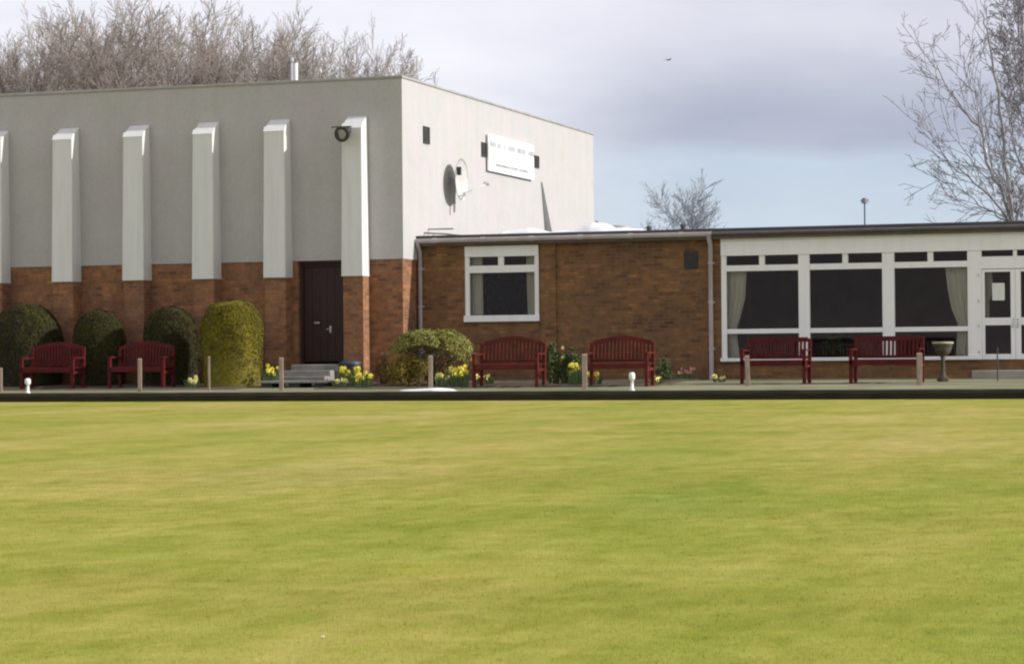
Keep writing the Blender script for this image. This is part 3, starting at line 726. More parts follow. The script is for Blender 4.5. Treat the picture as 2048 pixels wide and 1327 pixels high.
# ------------------------------------------------------------------ benches
def bench(px0, px1, Y, arch, mat, label, pyb=720, rz=0):
    x0, x1 = X_(px0, Y-.31, pyb), X_(px1, Y+.27, pyb); W = x1-x0; h = W/2
    b = tag(empty('park_bench', ((x0+x1)/2, Y, gz(Y))), label, 'bench', 'red slatted benches along the green'); b.rotation_euler.z = rz
    mb = MB()
    for k in range(5): y = -.27+k*.105; mb.box(-h+.02, h-.02, y, y+.085, .42+.004*abs(k-2), .442+.004*abs(k-2))
    mb.box(-h+.02, h-.02, -.29, -.273, .34, .438)
    mb.build('seat', mat, b, bevel=.006)
    for s in (-1, 1):
        x = s*(h-.035)
        MB().hexa([(x-.033,-.29,0),(x+.033,-.29,0),(x+.033,-.225,0),(x-.033,-.225,0)], [(x-.033,-.29,.62),(x+.033,-.29,.62),(x+.033,-.225,.62),(x-.033,-.225,.62)]).build('leg', mat, b, bevel=.006)
        MB().hexa([(x-.033,.20,0),(x+.033,.20,0),(x+.033,.27,0),(x-.033,.27,0)], [(x-.033,.26,.86),(x+.033,.26,.86),(x+.033,.32,.86),(x-.033,.32,.86)]).build('leg', mat, b, bevel=.006)
        mb = MB().box(x-.045, x+.045, -.32, .255, .622, .655); mb.box(x-.025, x+.025, -.224, .22, .30, .36)
        mb.build('armrest', mat, b, bevel=.008)
    mb = MB(); n = 14; yb_ = .275
    for k in range(n):                        # top rail, arched or straight
        a0 = -h+.07+(W-.14)*k/n; a1 = -h+.07+(W-.14)*(k+1)/n
        f = lambda a: .84 + (arch*math.cos(a/(h-.06)*PI/2)**1.2 if abs(a) < h-.06 else 0)
        mb.hexa([(a0,yb_,f(a0)-.045),(a1,yb_,f(a1)-.045),(a1,yb_+.035,f(a1)-.045),(a0,yb_+.035,f(a0)-.045)], [(a0,yb_+.01,f(a0)+.045),(a1,yb_+.01,f(a1)+.045),(a1,yb_+.045,f(a1)+.045),(a0,yb_+.045,f(a0)+.045)])
    mb.build('top_rail', mat, b)
    mb = MB(); ns = 15
    for k in range(ns):
        a = -h+.13+(W-.26)*k/(ns-1); mb.hexa([(a-.024,.245,.53),(a+.024,.245,.53),(a+.024,.262,.53),(a-.024,.262,.53)], [(a-.024,.285,f(a)-.03),(a+.024,.285,f(a)-.03),(a+.024,.302,f(a)-.03),(a-.024,.302,f(a)-.03)])
    mb.box(-h+.075, h-.075, .235, .27, .47, .529)
    mb.build('backrest', mat, b)
    return b
bench(38, 170, 45.6, .09, M['red'], 'dark red bench in the shade in front of the leftmost dome topiary', 740, .06)
bench(214, 350, 45.6, .09, M['red'], 'dark red bench behind a pale stake, second from the left', 740, .04)
bench(943, 1092, 45.4, .11, M['redold'], 'bleached red bench with arched back below the small side window', 740, .03)
bench(1164, 1310, 45.4, .09, M['redold'], 'arched red bench between a pale stake and a white peg, against plain brickwork', 740, .02)
bench(1479, 1623, 46.3, .0, M['red'], 'straight backed red bench in front of the first glazed bay', 730)
bench(1697, 1849, 46.3, .0, M['red'], 'straight backed red bench in front of the post right of the second glazed bay', 730)

# ------------------------------------------------------------------ stakes and pegs
def stake(px, pyt, Y, label, w=.045, lean=0):
    x = X_(px, Y, 745); z0 = gz(Y); h = Z_(px, pyt, Y)-z0
    o = MB().hexa([(-w,-w*.7,-.05),(w,-w*.7,-.05),(w,w*.7,-.05),(-w,w*.7,-.05)], [(-w+lean,-w*.7,h-.02),(w+lean,-w*.7,h-.02),(w+lean,w*.7,h),(-w+lean,w*.7,h)]).build('wooden_stake', M['stake'], loc=(x, Y, z0), bevel=.008)
    o.rotation_euler.z = .25
    return tag(o, label, 'stake', 'pale wooden stakes along the bank')
stake(0, 735, 44.3, 'pale stake at the left edge, left of the leftmost bench')
stake(279.5, 716, 44.3, 'pale stake in front of the second bench from the left', .038)
stake(418, 712, 44.4, 'dull stake in front of the golden domed topiary', .022)
stake(562.5, 714, 44.3, 'pale stake in front of the low platform by the door steps', .042)
stake(861, 710, 44.3, 'pale stake in front of the mop headed shrub', .042)
stake(1169, 707, 44.3, 'pale stake at the left end of the bench on plain brickwork', .05)
stake(1496, 710, 45.3, 'pale stake at the left end of the bench by the first glazed bay', .042, -.02)
stake(1839, 705, 45.3, 'pale stake at the right end of the rightmost bench', .05)
def peg(px, pyt, Y, label):
    x = X_(px, Y, 770); h = Z_(px, pyt, Y)-.004
    g = tag(empty('rink_peg', (x, Y, .004)), label, 'peg', 'white rink pegs on the bank')
    MB().lathe([(.05,0),(.05,.02),(.032,.03),(.03,h*.55),(.05,h*.60)], n=12).build('stem', M['peg'], g)
    MB().lathe([(.052,h*.602),(.06,h*.7),(.058,h*.92),(.03,h)], n=12).build('cap', M['peg'], g)
peg(55.5, 756, YB+.25, 'short white peg on the bank below the leftmost bench')
peg(1264, 744, YB+.25, 'short white peg on the bank before the arched bench on plain brickwork')

# ------------------------------------------------------------------ foliage
def rnd_unit(): 
    while True:
        v = Vector((random.uniform(-1,1), random.uniform(-1,1), random.uniform(-1,1)))
        if .01 < v.length < 1: return v.normalized()
def leaf(mb, p, nrm, s, asp=.5):
    t = nrm.cross(rnd_unit()); 
    if t.length < .01: return
    t.normalize(); b = nrm.cross(t); q = nrm*s*.2
    mb.add([p-t*s*.5, p-b*s*asp*.5+q, p+t*s*.5, p+b*s*asp*.5+q], [(0,1,2,3)])
def dome_pt(th, u, rx, ry, h, sq=2.6):       # clipped dome: u 0 bottom..1 top centre
    a = u*PI/2; c = max(0, math.cos(a))**(2/sq); s = math.sin(a)**(2/sq)
    bulge = .90+.10*math.sin(min(1, u*2.2)*PI*.5)
    return Vector((rx*c*bulge*math.cos(th), ry*c*bulge*math.sin(th), h*s))
def topiary(px0, px1, pyt, Y, mat, label, seed, sq=3.0, taper=0):
    random.seed(seed)
    x0, x1 = X_(px0, Y, 700), X_(px1, Y, 700); rx = (x1-x0)/2/.985; cx = (x0+x1)/2
    h = Z_((px0+px1)/2, pyt, Y)-gz(Y)
    o = tag(empty('dome_topiary', (cx, Y, gz(Y))), label, 'topiary', 'clipped dome bushes in front of the hall')
    nu, nt = 28, 48; mb = MB()
    def pt(th, u, off=0):
        p = dome_pt(th, u, rx, rx*.92, h, sq)
        k = 1+   .05*noise.noise(Vector((p.x*2.3+seed, p.y*2.3, p.z*2.3)))+.035*noise.noise(Vector((p.x*7+seed, p.y*7, p.z*7)))
        p2 = Vector((p.x*k*(1+taper*(1-p.z/h)), p.y*k, p.z*(.5+.5*k)))
        n = Vector((p.x/rx**2*(abs(p.x)/rx)**.5 if p.x else 0, p.y/rx**2, (p.z/h)**2/h)).normalized() if u < .999 else Vector((0,0,1))
        return p2+n*off, n
    for i in range(nu+1):
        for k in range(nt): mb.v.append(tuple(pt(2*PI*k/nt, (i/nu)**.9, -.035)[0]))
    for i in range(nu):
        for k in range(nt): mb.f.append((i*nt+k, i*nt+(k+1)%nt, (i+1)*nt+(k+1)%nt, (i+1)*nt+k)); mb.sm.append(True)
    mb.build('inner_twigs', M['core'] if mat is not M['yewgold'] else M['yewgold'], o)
    lf = MB()
    for _ in range(15000):
        u = 1-math.acos(random.random())/(PI/2) if random.random() < .35 else random.random()**.9*.75
        u = random.random() if random.random() < .5 else u
        p, n = pt(random.uniform(0,2*PI), max(.0,min(1,u)), random.uniform(-.03,.018))
        leaf(lf, p, (n+rnd_unit()*.35).normalized(), random.uniform(.03,.055), .55)
    lf.build('foliage', mat, o); return o
topiary(-15, 121, 612, 46.9, M['yewdark'], 'dark green domed bush at the left edge, behind the leftmost bench', 1, 2.9)
topiary(147, 249, 622, 46.9, M['yewdark'], 'dark green domed bush between the two left benches', 2, 2.9)
topiary(288, 396, 614, 46.9, M['yewdark'], 'dark green domed bush just left of the golden one', 3, 3.0)
topiary(404, 523, 604, 46.2, M['yewgold'], 'tall golden green domed bush, sunlit on its right side', 4, 4.2)

def shrub(name, px0, px1, pyt, pyb, Y, mat, label, cat, seed, n=5000, ls=.06, flat=1, hollow=False, group=None, stems=7, lumps=9):
    random.seed(seed)
    x0, x1 = X_(px0, Y, 720), X_(px1, Y, 720); rx = (x1-x0)/2; cx = (x0+x1)/2; zb = gz(Y)
    zt = Z_((px0+px1)/2, pyt, Y)-zb; zl = max(0, Z_((px0+px1)/2, pyb, Y)-zb); ry = rx*.75
    o = tag(empty(name, (cx, Y, zb)), label, cat, group)
    hh = (zt-zl); lf = MB()
    cl = []
    for i in range(lumps):
        th = random.uniform(0,2*PI); r = random.uniform(.25,.78)
        cl.append((Vector((rx*r*math.cos(th), ry*r*math.sin(th), zl+hh*random.uniform(.25,.7)*(1.15-r*.5))), random.uniform(.26,.42)))
    cl.append((Vector((0,0,zl+hh*.6)), .5))
    for _ in range(n):
        c, s = random.choice(cl); d = rnd_unit()
        p = c+Vector((d.x*rx*s, d.y*ry*s, d.z*hh*s*1.0))*random.uniform(.75,1.05)
        # umbrella crowns stay open underneath
        if hollow:
            rr = math.hypot(p.x/rx, p.y/ry); lo = zl+hh*(.45-.45*min(1,rr)**2)
            if p.z < lo: continue
        p.z = max(.02, min(zt, p.z))
        leaf(lf, p, (d+rnd_unit()*.8+Vector((0,0,.3))).normalized(), random.uniform(.6,1.3)*ls, .55)
    lf.build('foliage', mat, o)
    st_ = MB()
    for i in range(stems):
        c, s = cl[i % len(cl)]; b = Vector((c.x*.12+random.uniform(-.03,.03), c.y*.12, 0)); m_ = b.lerp(c, .5)+Vector((0,0,hh*.02))
        st_.tube([b, m_, c], [.02,.014,.007], 5)
        for j in range(3):
            e = c+rnd_unit()*rx*s*.8; e.z = max(.05, e.z); st_.tube([m_.lerp(c, random.random()), e], [.008,.003], 4)
    st_.build('stems', M['stem'], o); return o
def mop(px0, px1, pyt, pyb, Y, label, seed):
    random.seed(seed); x0, x1 = X_(px0, Y, 720), X_(px1, Y, 720); rx = (x1-x0)/2; cx = (x0+x1)/2; zb = gz(Y)
    zt = Z_((px0+px1)/2, pyt, Y)-zb; zl = Z_((px0+px1)/2, pyb, Y)-zb; hh = zt-zl
    o = tag(empty('mop_shrub', (cx, Y, zb)), label, 'shrub'); lf = MB(); heads = []
    for _ in range(15000):
        th = random.uniform(0, 2*PI); u = random.random()**.75
        k = 1+.10*noise.noise(Vector((math.cos(th)*1.8, math.sin(th)*1.8, u*3+seed)))+.05*noise.noise(Vector((math.cos(th)*6, math.sin(th)*6, u*9)))
        cr = math.cos(u*PI/2)**.62; sr = math.sin(u*PI/2)**.75; t = random.uniform(.76, 1.03)**1
        droop = .35*(1-sr) if random.random() < .5 else 0
        p = Vector((rx*cr*k*t*math.cos(th), rx*.8*cr*k*t*math.sin(th), zl+hh*(.22+.78*sr*k*min(1,t+.06))-hh*droop*.8))
        if p.z < zl+hh*.62*max(0, -math.sin(th))**.8: continue
        if noise.noise(p*6) < -.32: continue
        n = Vector((math.cos(th)*cr, math.sin(th)*cr, sr+.2)).normalized()
        leaf(lf, p, (n+rnd_unit()*.7).normalized(), random.uniform(.03,.06), .55)
    lf.build('foliage', M['shrub'], o); st_ = MB()
    for i in range(16):
        th = 2*PI*i/16; rr = random.uniform(.3,.85); e = Vector((rx*rr*math.cos(th), rx*.8*rr*math.sin(th), zl+hh*random.uniform(.35,.75)))
        b = Vector((.05*math.cos(th), .05*math.sin(th), 0)); m_ = Vector((e.x*.35, e.y*.35, e.z*.62))
        st_.tube([b, m_, e], [.022,.015,.006], 5)
        for j in range(5): st_.tube([m_.lerp(e, random.random()), e+rnd_unit()*.14], [.008,.003], 4)
    st_.build('stems', M['stem'], o)
mop(783, 944, 662, 738, 46.3, 'mop headed pale green shrub spreading like an umbrella by the hall corner', 21)
shrub('low_shrub', 768, 862, 712, 768, 45.9, M['olive'], 'low olive yellow shrub under the left of the mop headed shrub', 'shrub', 22, 3600, .05)
shrub('low_shrub', 850, 935, 728, 768, 46.3, M['olive'], 'low olive shrub under the right of the mop headed shrub', 'shrub', 23, 2000, .05)
shrub('leafy_plant', 1092, 1122, 688, 768, 46.5, M['greenleaf'], 'upright pale green plant right of the bleached arched bench', 'plant', 24, 1300, .07)
shrub('leafy_plant', 1118, 1168, 696, 770, 46.6, M['greenleaf'], 'loose leafy plant between the two arched benches', 'plant', 25, 1300, .075)
shrub('leafy_plant', 1302, 1345, 715, 768, 46.9, M['greenleaf'], 'small green plant at the right end of the bench on plain brickwork', 'plant', 26, 700, .06)
shrub('twiggy_plant', 740, 790, 705, 768, 46.7, M['dryleaf'], 'brown twiggy plant at the foot of the hall corner', 'plant', 27, 900, .045, stems=10)
shrub('potted_fern', 1640, 1695, 668, 712, 50.2, M['greenleaf'], 'green leafy plant seen through the lower glass of the second bay', 'plant', 28, 900, .09)

# daffodils and other flowers
def flower_mesh(mat_name, r):
    mb = MB()
    for k in range(6):
        a = 2*PI*k/6; c, s = math.cos(a), math.sin(a); c2, s2 = math.cos(a+.5), math.sin(a+.5); c3, s3 = math.cos(a-.5), math.sin(a-.5)
        mb.add([(0,0,0),(r*.6*c3,r*.1,r*.6*s3),(r*c,0,r*s),(r*.6*c2,r*.1,r*.6*s2)], [(0,1,2,3)])
    n = 8; ring = lambda rr, y: [(rr*math.cos(2*PI*k/n), y, rr*math.sin(2*PI*k/n)) for k in range(n)]
    mb.add(ring(r*.25,-.002)+ring(r*.36,-r*.6), [(k,(k+1)%n,n+(k+1)%n,n+k) for k in range(n)])
    me = bpy.data.meshes.new('flower_head'); me.from_pydata(mb.v, [], mb.f); me.materials.append(mat_name); return me
fmesh = {'y': flower_mesh(M['yellow'], .055), 'p': flower_mesh(M['pale'], .055), 'k': flower_mesh(M['pink'], .045)}
def clump(px, pyt, Y, wid, nf, kind, label, seed, name='daffodil_clump', cat='daffodils'):
    random.seed(seed); x = X_(px, Y, 750); zb = gz(Y)+.02; h = max(.12, Z_(px, pyt, Y)-zb)
    o = tag(empty(name, (x, Y, zb)), label, cat, 'flower clumps in the bed')
    mb = MB(); heads = []
    for k in range(int(nf*3.5)):
        bx = random.uniform(-wid,wid); by = random.uniform(-.1,.1); t = Vector((bx*1.35+random.uniform(-.06,.06), by+random.uniform(-.06,.06), h*random.uniform(.5,.85)))
        b = Vector((bx,by,0)); m_ = b.lerp(t,.55)+Vector((0,0,.04)); w = .011
        mb.add([b-Vector((w,0,0)), b+Vector((w,0,0)), m_+Vector((w,0,0)), m_-Vector((w,0,0)), t+Vector((.002,0,0)), t-Vector((.002,0,0))], [(0,1,2,3),(3,2,4,5)])
    for k in range(nf):
        bx = random.uniform(-wid,wid)*1.1; by = random.uniform(-.12,.1); t = Vector((bx, by, h*random.uniform(.45,1)))
        mb.tube([(bx*.8,by,0), t], .006, 4, smooth=False); heads.append(t)
    mb.build('leaves', M['stalk'], o)
    for t in heads:
        f = bpy.data.objects.new('flower_head', fmesh[kind]); COL.objects.link(f); f.parent = o
        f.location = t+Vector((0,-.01,0)); s = random.uniform(.8,1.25); f.scale = (s,s,s)
        f.rotation_euler = (random.uniform(-.5,.3), random.uniform(0,1), random.uniform(-.9,1.1))
clump(543, 724, 46.0, .13, 7, 'y', 'small clump of daffodils right of the golden domed bush', 31)
clump(708, 731, 45.6, .24, 20, 'y', 'large clump of yellow daffodils right of the low platform', 32)
clump(727, 745, 45.3, .14, 12, 'y', 'daffodils by the path edge in front of the end pier', 33)
clump(676, 756, 45.2, .13, 6, 'p', 'pale low flowers at the right end of the low platform', 34)
clump(884, 742, 45.4, .12, 7, 'p', 'pale daffodils just right of the stake before the mop headed shrub', 35)
clump(918, 733, 45.5, .17, 18, 'y', 'bright yellow daffodils left of the bleached arched bench', 36)
clump(905, 728, 45.9, .08, 3, 'p', 'few pale daffodils under the right edge of the mop headed shrub', 37)
clump(958, 748, 46.1, .10, 6, 'p', 'pale daffodils behind the left leg of the bleached arched bench', 38)
clump(978, 750, 46.2, .08, 4, 'p', 'pale daffodils seen under the seat of the bleached arched bench', 39)
clump(1150, 722, 45.9, .12, 12, 'y', 'tall yellow daffodils at the left end of the bench on plain brickwork', 40)
clump(1188, 745, 46.0, .12, 8, 'y', 'yellow daffodils under the seat of the bench on plain brickwork', 41)
clump(1130, 690, 46.7, .10, 4, 'p', 'pale tall blooms above the leafy plant between the arched benches', 42)
clump(1315, 752, 46.1, .08, 3, 'p', 'pale flowers by the right leg of the bench on plain brickwork', 43)
clump(1372, 735, 48.2, .16, 10, 'k', 'clump of pink flowers at the foot of the brick wall left of the downpipe', 44, 'pink_flower_clump', 'flowers')
clump(385, 752, 45.4, .12, 5, 'p', 'few flowers and leaves at the foot of the golden domed bush, left side', 45)
clump(1440, 757, 46.6, .12, 4, 'p', 'tiny pale flowers right of the foot of the long downpipe', 46)
dp = ray(645, 1279); t_ = (GZ-HC)/dp.z; dp = CAM+dp*t_
dz_ = tag(empty('daisy', (dp.x, dp.y, GZ)), 'single tiny white daisy in the near turf', 'daisy')
MB().lathe([(.004,.009),(.006,.011),(.004,.012),(.001,.012)], n=10).build('petals', M['peg'], dz_)
MB().tube([(0,0,0),(0,0,.009)], .0012, 4).build('stalk', M['stalk'], dz_)

# ------------------------------------------------------------------ trees
def grow(mb_t, mb_c, p, d, ln, r, lev, P):
    n = max(2, int(ln/P['seg'][min(lev, len(P['seg'])-1)])); pts = [p.copy()]; rad = [r]; q = p.copy(); dd = d.copy()
    tipr = max(P['rmin'], r*P['taper'])
    for i in range(n):
        dd = (dd + rnd_unit()*P['wob']*(1 if lev else .55) + Vector((0,0,P['up']*(1 if lev else .3)))).normalized()
        q = q+dd*(ln/n); pts.append(q.copy()); rad.append(r+(tipr-r)*(i+1)/n)
    (mb_t if lev == 0 else mb_c).tube(pts, rad, 8 if lev == 0 else (5 if lev == 1 else 3), caps=False)
    if lev >= P['lev']: return
    nb = P['nb'][lev]; 
    for k in range(nb):
        t = P['start'][lev]+(1-P['start'][lev])*(k+random.random())/nb; t = min(t, .999)
        i = min(int(t*n), n-1); f = t*n-i; bp_ = pts[i].lerp(pts[i+1], f); br = (rad[i]+(rad[i+1]-rad[i])*f)
        ax = (pts[i+1]-pts[i]).normalized(); s = ax.cross(rnd_unit())
        if s.length < .05: continue
        s.normalize(); ang = math.radians(random.uniform(*P['ang'][lev]))
        nd = ax*math.cos(ang)+s*math.sin(ang)
        grow(mb_t, mb_c, bp_, nd.normalized(), ln*random.uniform(*P['len'][lev])*(1-.35*t), max(P['rmin'], br*P['rr']), lev+1, P)
def make_tree(seed, H, P, mt, mc):
    random.seed(seed); t = MB(); c = MB()
    for s in range(P.get('stems', 1)):
        d = Vector((random.uniform(-1,1)*P.get('spread',.05), random.uniform(-1,1)*P.get('spread',.05), 1)).normalized()
        grow(t, c, Vector((random.uniform(-.2,.2)*(P.get('stems',1) > 1), random.uniform(-.2,.2)*(P.get('stems',1) > 1), -.2)), d, H*random.uniform(.9,1), P['r0'], 0, P)
    return t, c
def tree_obj(t, c, loc, label, mt, mc, group=None, rz=0, s=1, name='bare_tree'):
    o = tag(empty(name, loc, rz), label, 'tree', group); o.scale = (s,s,s)
    t.build('trunk', mt, o); c.build('crown', mc, o); return o
PU = dict(seg=[.9,.5,.4,.35], wob=.12, up=.075, taper=.2, rmin=.0075, lev=3, nb=[28,10,8], start=[.2,.12,.12], ang=[(20,48),(18,42),(20,50)], len=[(.30,.46),(.32,.54),(.35,.6)], rr=.42, r0=.17, stems=1, spread=.06)
protos = []
for i, (sd_, stems) in enumerate(((101,2),(102,1),(103,3),(104,2),(105,1))):
    P = dict(PU); P['stems'] = stems; P['nb'] = [int(28/stems**.5), 10, 8]; P['r0'] = .17/stems**.4; P['spread'] = .09 if stems > 1 else .03
    mt, mc = (M['barkpale'], M['barkrose']) if i % 2 == 0 else (M['barkrose'], M['barkpale'])
    protos.append((make_tree(sd_, 10.0, P, mt, mc), mt, mc))
spots = [ # px, top py, Y
 (-70,60,74),(-25,110,70),(20,95,78),(58,70,71),(92,60,80),(130,52,73),(165,40,77),(200,22,70),(232,20,80),(262,28,74),(298,16,71),(330,48,78),
 (372,4,72),(398,22,79),(430,48,73),(462,40,70),(498,50,77),(532,58,73),(562,52,79),(598,62,72),(632,72,76),(660,80,71),(688,92,77),(712,92,73),(738,106,78),(760,126,74)]
spots += [(px, py, 86) for px, py in ((5,118),(75,88),(148,62),(216,48),(285,42),(350,60),(415,62),(480,66),(548,74),(615,84),(675,96),(725,112),(182,56),(318,46),(640,90),(765,124))]
random.seed(5); first = {}
wheres = ['beyond the left edge of the hall roof','at the very left edge above the partly cut fin','near the left edge, before the first whole fin',
 'just left of the first whole fin','left above the first whole fin','above the first whole fin','right of the first whole fin','left of the second whole fin, tall','left above the second whole fin',
 'above the second whole fin','right of the second whole fin, tall','in the gap before the third whole fin','tallest, left of the third whole fin','above the third whole fin','right above the third whole fin','in the gap right of the third whole fin',
 'midway between third and fourth whole fins','left above the fourth whole fin','left of the pair of roof flues','just right of the roof flues','two crowns right of the roof flues','left above the floodlight fin','above the floodlight fin','between floodlight fin and hall corner','short, left of the hall corner','shortest, at the hall corner']
wheres += ['in the back row '+w for w in ('at the left edge','just before the first whole fin','right of the first whole fin','before the second whole fin','above the second whole fin','between second and third whole fins','above the third whole fin','right of the third whole fin','above the fourth whole fin','right of the roof flues','above the floodlight fin','near the hall corner','left of the second whole fin','just right of the second whole fin','in the gap before the floodlight fin','nearest the hall corner')]
for i, (px, py, Y) in enumerate(spots):
    (tc, mt, mc) = protos[i % 5]; x = X_(px, Y, 200); H = Z_(px, py, Y)-.12; s = H/11.5
    lab = 'bare tree behind the hall, ' + wheres[i]
    rz = random.uniform(0, 6.28)
    if i % 5 not in first:
        o = tree_obj(tc[0], tc[1], (x, Y, .12), lab, mt, mc, 'bare trees in a row behind the hall', rz, s); first[i % 5] = o
    else:
        o = copy_tree(first[i % 5]); o.location = (x, Y, .12); o.rotation_euler.z = rz; o.scale = (s,s,s); o['label'] = lab
# bushy undergrowth between the stems behind the hall
# far fan shaped tree
PF = dict(seg=[.8,.7,.6,.5], wob=.10, up=.05, taper=.2, rmin=.012, lev=3, nb=[26,11,9], start=[.25,.2,.15], ang=[(18,46),(20,48),(20,50)], len=[(.40,.54),(.35,.6),(.35,.6)], rr=.42, r0=.17)
tx = onY(1398, 400, 135); H = Z_(1403, 366, 135)-.12
t, c = make_tree(201, H*.84, PF, None, None)
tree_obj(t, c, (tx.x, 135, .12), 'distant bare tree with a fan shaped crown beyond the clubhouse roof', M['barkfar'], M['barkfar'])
PF2 = dict(PF); PF2['nb'] = [12,7,5]
tx = onY(1335, 400, 140); H = Z_(1335, 425, 140)-.12
t, c = make_tree(204, H*.8, PF2, None, None)
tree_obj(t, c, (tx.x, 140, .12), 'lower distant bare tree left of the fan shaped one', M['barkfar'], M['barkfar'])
# arching bare tree on the right, limbs guided by hand
def guided(name, Y, base_px, limbs, label, mt, mc, seed, P, r0, twig):
    random.seed(seed); t = MB(); c = MB()
    bx = X_(base_px, Y, 440); B = Vector((bx, Y, .12)); fork = None
    for li, (pts, r) in enumerate(limbs):
        dyo = random.uniform(-.9, .9); V = []
        for k, (px, py) in enumerate(pts):
            yy = Y + dyo*k*.45; V.append(onY(px, py, yy)-B)
        # smooth it a little with extra points
        W = []
        for a, b2 in zip(V, V[1:]):
            for f in (0, .33, .66): W.append(a.lerp(b2, f)+rnd_unit()*.06*(1 if W else 0))
        W.append(V[-1]); n = len(W); rad = [r*.62*(1-.82*(i/(n-1))) for i in range(n)]
        (t if li == 0 else c).tube(W, rad, 7, caps=False)
        for i in range(2, n):
            for _ in range(twig):
                ax = (W[i]-W[i-1]).normalized(); s = ax.cross(rnd_unit()).normalized(); ang = math.radians(random.uniform(20,55))
                grow(c, c, W[i-1].lerp(W[i], random.random()), (ax*math.cos(ang)+s*math.sin(ang)), random.uniform(.7,1.7)*P['tl'], max(P['rmin'], rad[i]*.4), 1, P)
    return tree_obj(t, c, B, label, mt, mc)
PG = dict(seg=[.5,.3,.25,.2], wob=.16, up=.06, taper=.3, rmin=.008, lev=3, nb=[3,3,2], start=[.2,.2,.2], ang=[(20,45),(20,50),(25,55)], len=[(.4,.6),(.4,.65),(.4,.7)], rr=.5, tl=1.0)
guided('bare_tree', 68, 2035, [
    ([(2035,730),(2034,560),(2030,450),(2015,360),(2003,250),(1990,150),(1975,60),(1960,20)], .13),
    ([(2030,460),(2000,375),(1972,320),(1960,255),(1925,215),(1895,170),(1865,130),(1845,100)], .075),
    ([(2030,455),(1995,405),(1950,365),(1900,328),(1880,290),(1862,258)], .06),
    ([(2025,450),(1985,425),(1945,400),(1905,370),(1872,362)], .045),
    ([(1988,380),(1950,330),(1915,285),(1885,258)], .035),
    ([(2028,440),(2012,380),(1985,340),(1968,240),(1945,140)], .05),
    ([(1975,320),(1960,250),(1955,215),(1935,150),(1915,110)], .03),
    ([(2018,440),(1975,420),(1940,415),(1915,408)], .035),
    ([(2030,450),(2055,370),(2070,250),(2085,120)], .06),
    ], 'slender bare tree arching left over the right end of the clubhouse roof', M['barkdark'], M['barkdark'], 301, PG, .13, 1)
guided('bare_tree', 74, 2085, [
    ([(2085,740),(2080,500),(2070,350),(2055,200),(2045,80),(2040,-60)], .16),
    ([(2070,380),(2040,320),(2022,260),(2015,200)], .06), ([(2065,300),(2035,220),(2020,150),(2018,90)], .06),
    ([(2055,200),(2030,120),(2020,50),(2018,-10)], .05), ([(2075,430),(2045,400),(2025,380),(2012,360)], .05), ([(2050,120),(2036,50),(2026,-30)], .04),
    ([(2080,480),(2055,440),(2032,425)], .04), ([(2060,250),(2040,170),(2030,100)], .05), ([(2050,100),(2040,20),(2050,-60)], .05),
    ], 'dense twiggy bare tree cut by the right edge of the picture', M['barkdark'], M['barkdark'], 302, dict(PG, nb=[4,4,4], tl=.6, rmin=.010), .16, 3)

# ------------------------------------------------------------------ bird
bpz = onY(1338, 120, 95)
mb = MB(); mb.tube([(-.22,0,0),(-.10,0,.01),(0,0,0),(.12,0,.0),(.17,0,.02),(.20,0,.02)], [.015,.045,.055,.035,.03,.006], 8)
for s in (-1, 1):
    mb.hexa([(.06,s*.03,.0),(-.06,s*.03,.0),(-.10,s*.26,.09),(.02,s*.26,.09)], [(.06,s*.03,.012),(-.06,s*.03,.012),(-.10,s*.26,.10),(.02,s*.26,.10)])
    mb.hexa([(.02,s*.26,.09),(-.10,s*.26,.09),(-.20,s*.48,.03),(-.15,s*.48,.03)], [(.02,s*.26,.10),(-.10,s*.26,.10),(-.20,s*.48,.036),(-.15,s*.48,.036)])
bd = mb.build('bird', M['ibis'], loc=bpz); bd.rotation_euler = (.2,-.1,-.5); bd.scale = (.5,.5,.5)
tag(bd, 'small dark bird gliding in the grey sky above the clubhouse', 'bird')

# ------------------------------------------------------------------ light
EL, AZ = math.radians(24), math.radians(5.2)    # sun: right, slightly behind the fronts
sd_ = Vector((math.cos(AZ)*math.cos(EL), math.sin(AZ)*math.cos(EL), math.sin(EL)))
sun = bpy.data.lights.new('sun', 'SUN'); sun.energy = 4.75; sun.angle = math.radians(.6); sun.color = (1, .975, .94)
so = bpy.data.objects.new('sun', sun); COL.objects.link(so); so.rotation_euler = sd_.to_track_quat('Z', 'Y').to_euler(); so.location = (20, 20, 30)

w = bpy.data.worlds.new('World'); sc.world = w; w.use_nodes = True; nt = w.node_tree; nt.nodes.clear()
out = N(nt, 'ShaderNodeOutputWorld'); bg = N(nt, 'ShaderNodeBackground'); bg.inputs[1].default_value = .12; L(nt, bg.outputs[0], out.inputs[0])
sky = N(nt, 'ShaderNodeTexSky', sky_type='NISHITA', sun_disc=False, sun_elevation=EL, sun_rotation=math.radians(90)-AZ)
sky.air_density = 1; sky.dust_density = 2; sky.ozone_density = 1
tc = N(nt, 'ShaderNodeTexCoord'); sp = N(nt, 'ShaderNodeSeparateXYZ'); L(nt, tc.outputs['Generated'], sp.inputs[0])
def math2(op, a, b=None):
    m = N(nt, 'ShaderNodeMath', operation=op)
    for i, v in enumerate((a, b)):
        if v is None: continue
        if hasattr(v, 'is_output'): L(nt, v, m.inputs[i])
        else: m.inputs[i].default_value = v
    return m.outputs[0]
def noisew(scale3, scale, detail, rough, off=(0,0,0)):
    mp = N(nt, 'ShaderNodeMapping'); mp.inputs['Scale'].default_value = scale3; mp.inputs['Location'].default_value = off
    L(nt, tc.outputs['Generated'], mp.inputs[0]); return noisef(nt, mp.outputs[0], scale, detail, rough)
n1 = noisew((1,1,3.2), 5, 7, .55); n2 = noisew((1,1,4), 2.2, 4, .5, (3,1,2)); n3 = noisew((1,1,3), 16, 4, .55, (7,2,1))
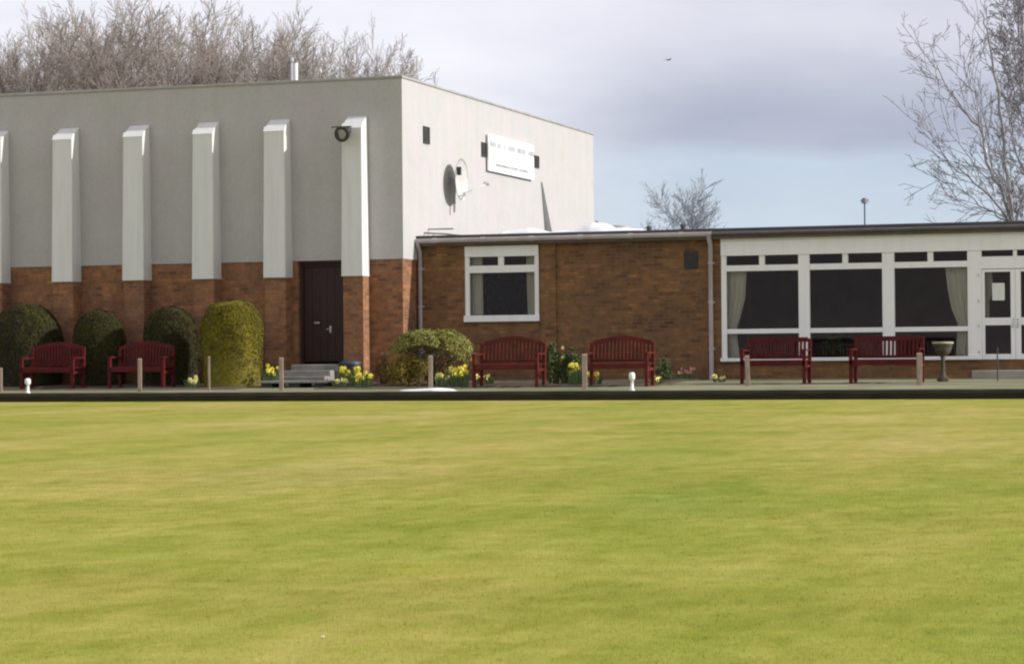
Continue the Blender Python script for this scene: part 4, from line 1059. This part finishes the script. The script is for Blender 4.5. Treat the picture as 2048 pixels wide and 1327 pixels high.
fw = RC @ Vector((0,0,-1)); rt = RC @ Vector((1,0,0)); 
u = math2('ADD', math2('MULTIPLY', sp.outputs[0], rt.x), math2('MULTIPLY', sp.outputs[1], rt.y))   # bearing across the view
el = sp.outputs[2]
def smooth(v, a, b2):
    mr = N(nt, 'ShaderNodeMapRange', interpolation_type='SMOOTHSTEP'); mr.inputs[1].default_value = a; mr.inputs[2].default_value = b2; L(nt, v, mr.inputs[0]); return mr.outputs[0]
S = 1/.12
def sc_(c): return tuple(x*S for x in c)
elw = math2('ADD', el, math2('MULTIPLY', math2('SUBTRACT', n1, .5), .028))
blue = mixc(nt, smooth(el, .0, .09), sc_((.66,.73,.80)), sc_((.56,.66,.78)))
mauve = sc_((.475,.51,.63)); lil = sc_((.72,.73,.83)); wht = sc_((.90,.91,.99))
c = mixc(nt, smooth(elw, .078, .090), blue, mauve)
c = mixc(nt, smooth(elw, .094, .135), c, lil)
left = math2('ADD', math2('MULTIPLY', u, -1), math2('MULTIPLY', math2('SUBTRACT', n2, .5), .22))
left = math2('ADD', left, math2('MULTIPLY', math2('SUBTRACT', el, .1), .5))
c = mixc(nt, smooth(left, -.09, .07), c, wht)
c = mixc(nt, .9, c, ramp(nt, n3, [(.3,(.94,.94,.955)),(.7,(1.05,1.05,1.04))]), 'MULTIPLY')
# higher up: broken cloud over the physical sky
hi = mixc(nt, ramp(nt, n1, [(.38,(0,0,0)),(.56,(1,1,1))]), sky.outputs[0], mixc(nt, n2, sc_((.80,.81,.88)), sc_((1.35,1.33,1.34))))
c = mixc(nt, smooth(elw, .20, .34), c, hi)
L(nt, c, bg.inputs[0])

# ------------------------------------------------------------------ camera
cd = bpy.data.cameras.new('camera'); cam = bpy.data.objects.new('camera', cd); COL.objects.link(cam)
cd.sensor_fit = 'HORIZONTAL'; cd.sensor_width = 36; cd.lens = 36*F/2048; cd.clip_start = .1; cd.clip_end = 4000
cam.matrix_world = Matrix.Translation(CAM) @ RC.to_4x4()
sc.camera = cam
sc.cycles.filter_width = 2.2
sc.render.resolution_x = 1024; sc.render.resolution_y = 663
sc.view_settings.view_transform = 'Standard'; sc.view_settings.look = 'None'; sc.view_settings.exposure = 0; sc.view_settings.gamma = 1
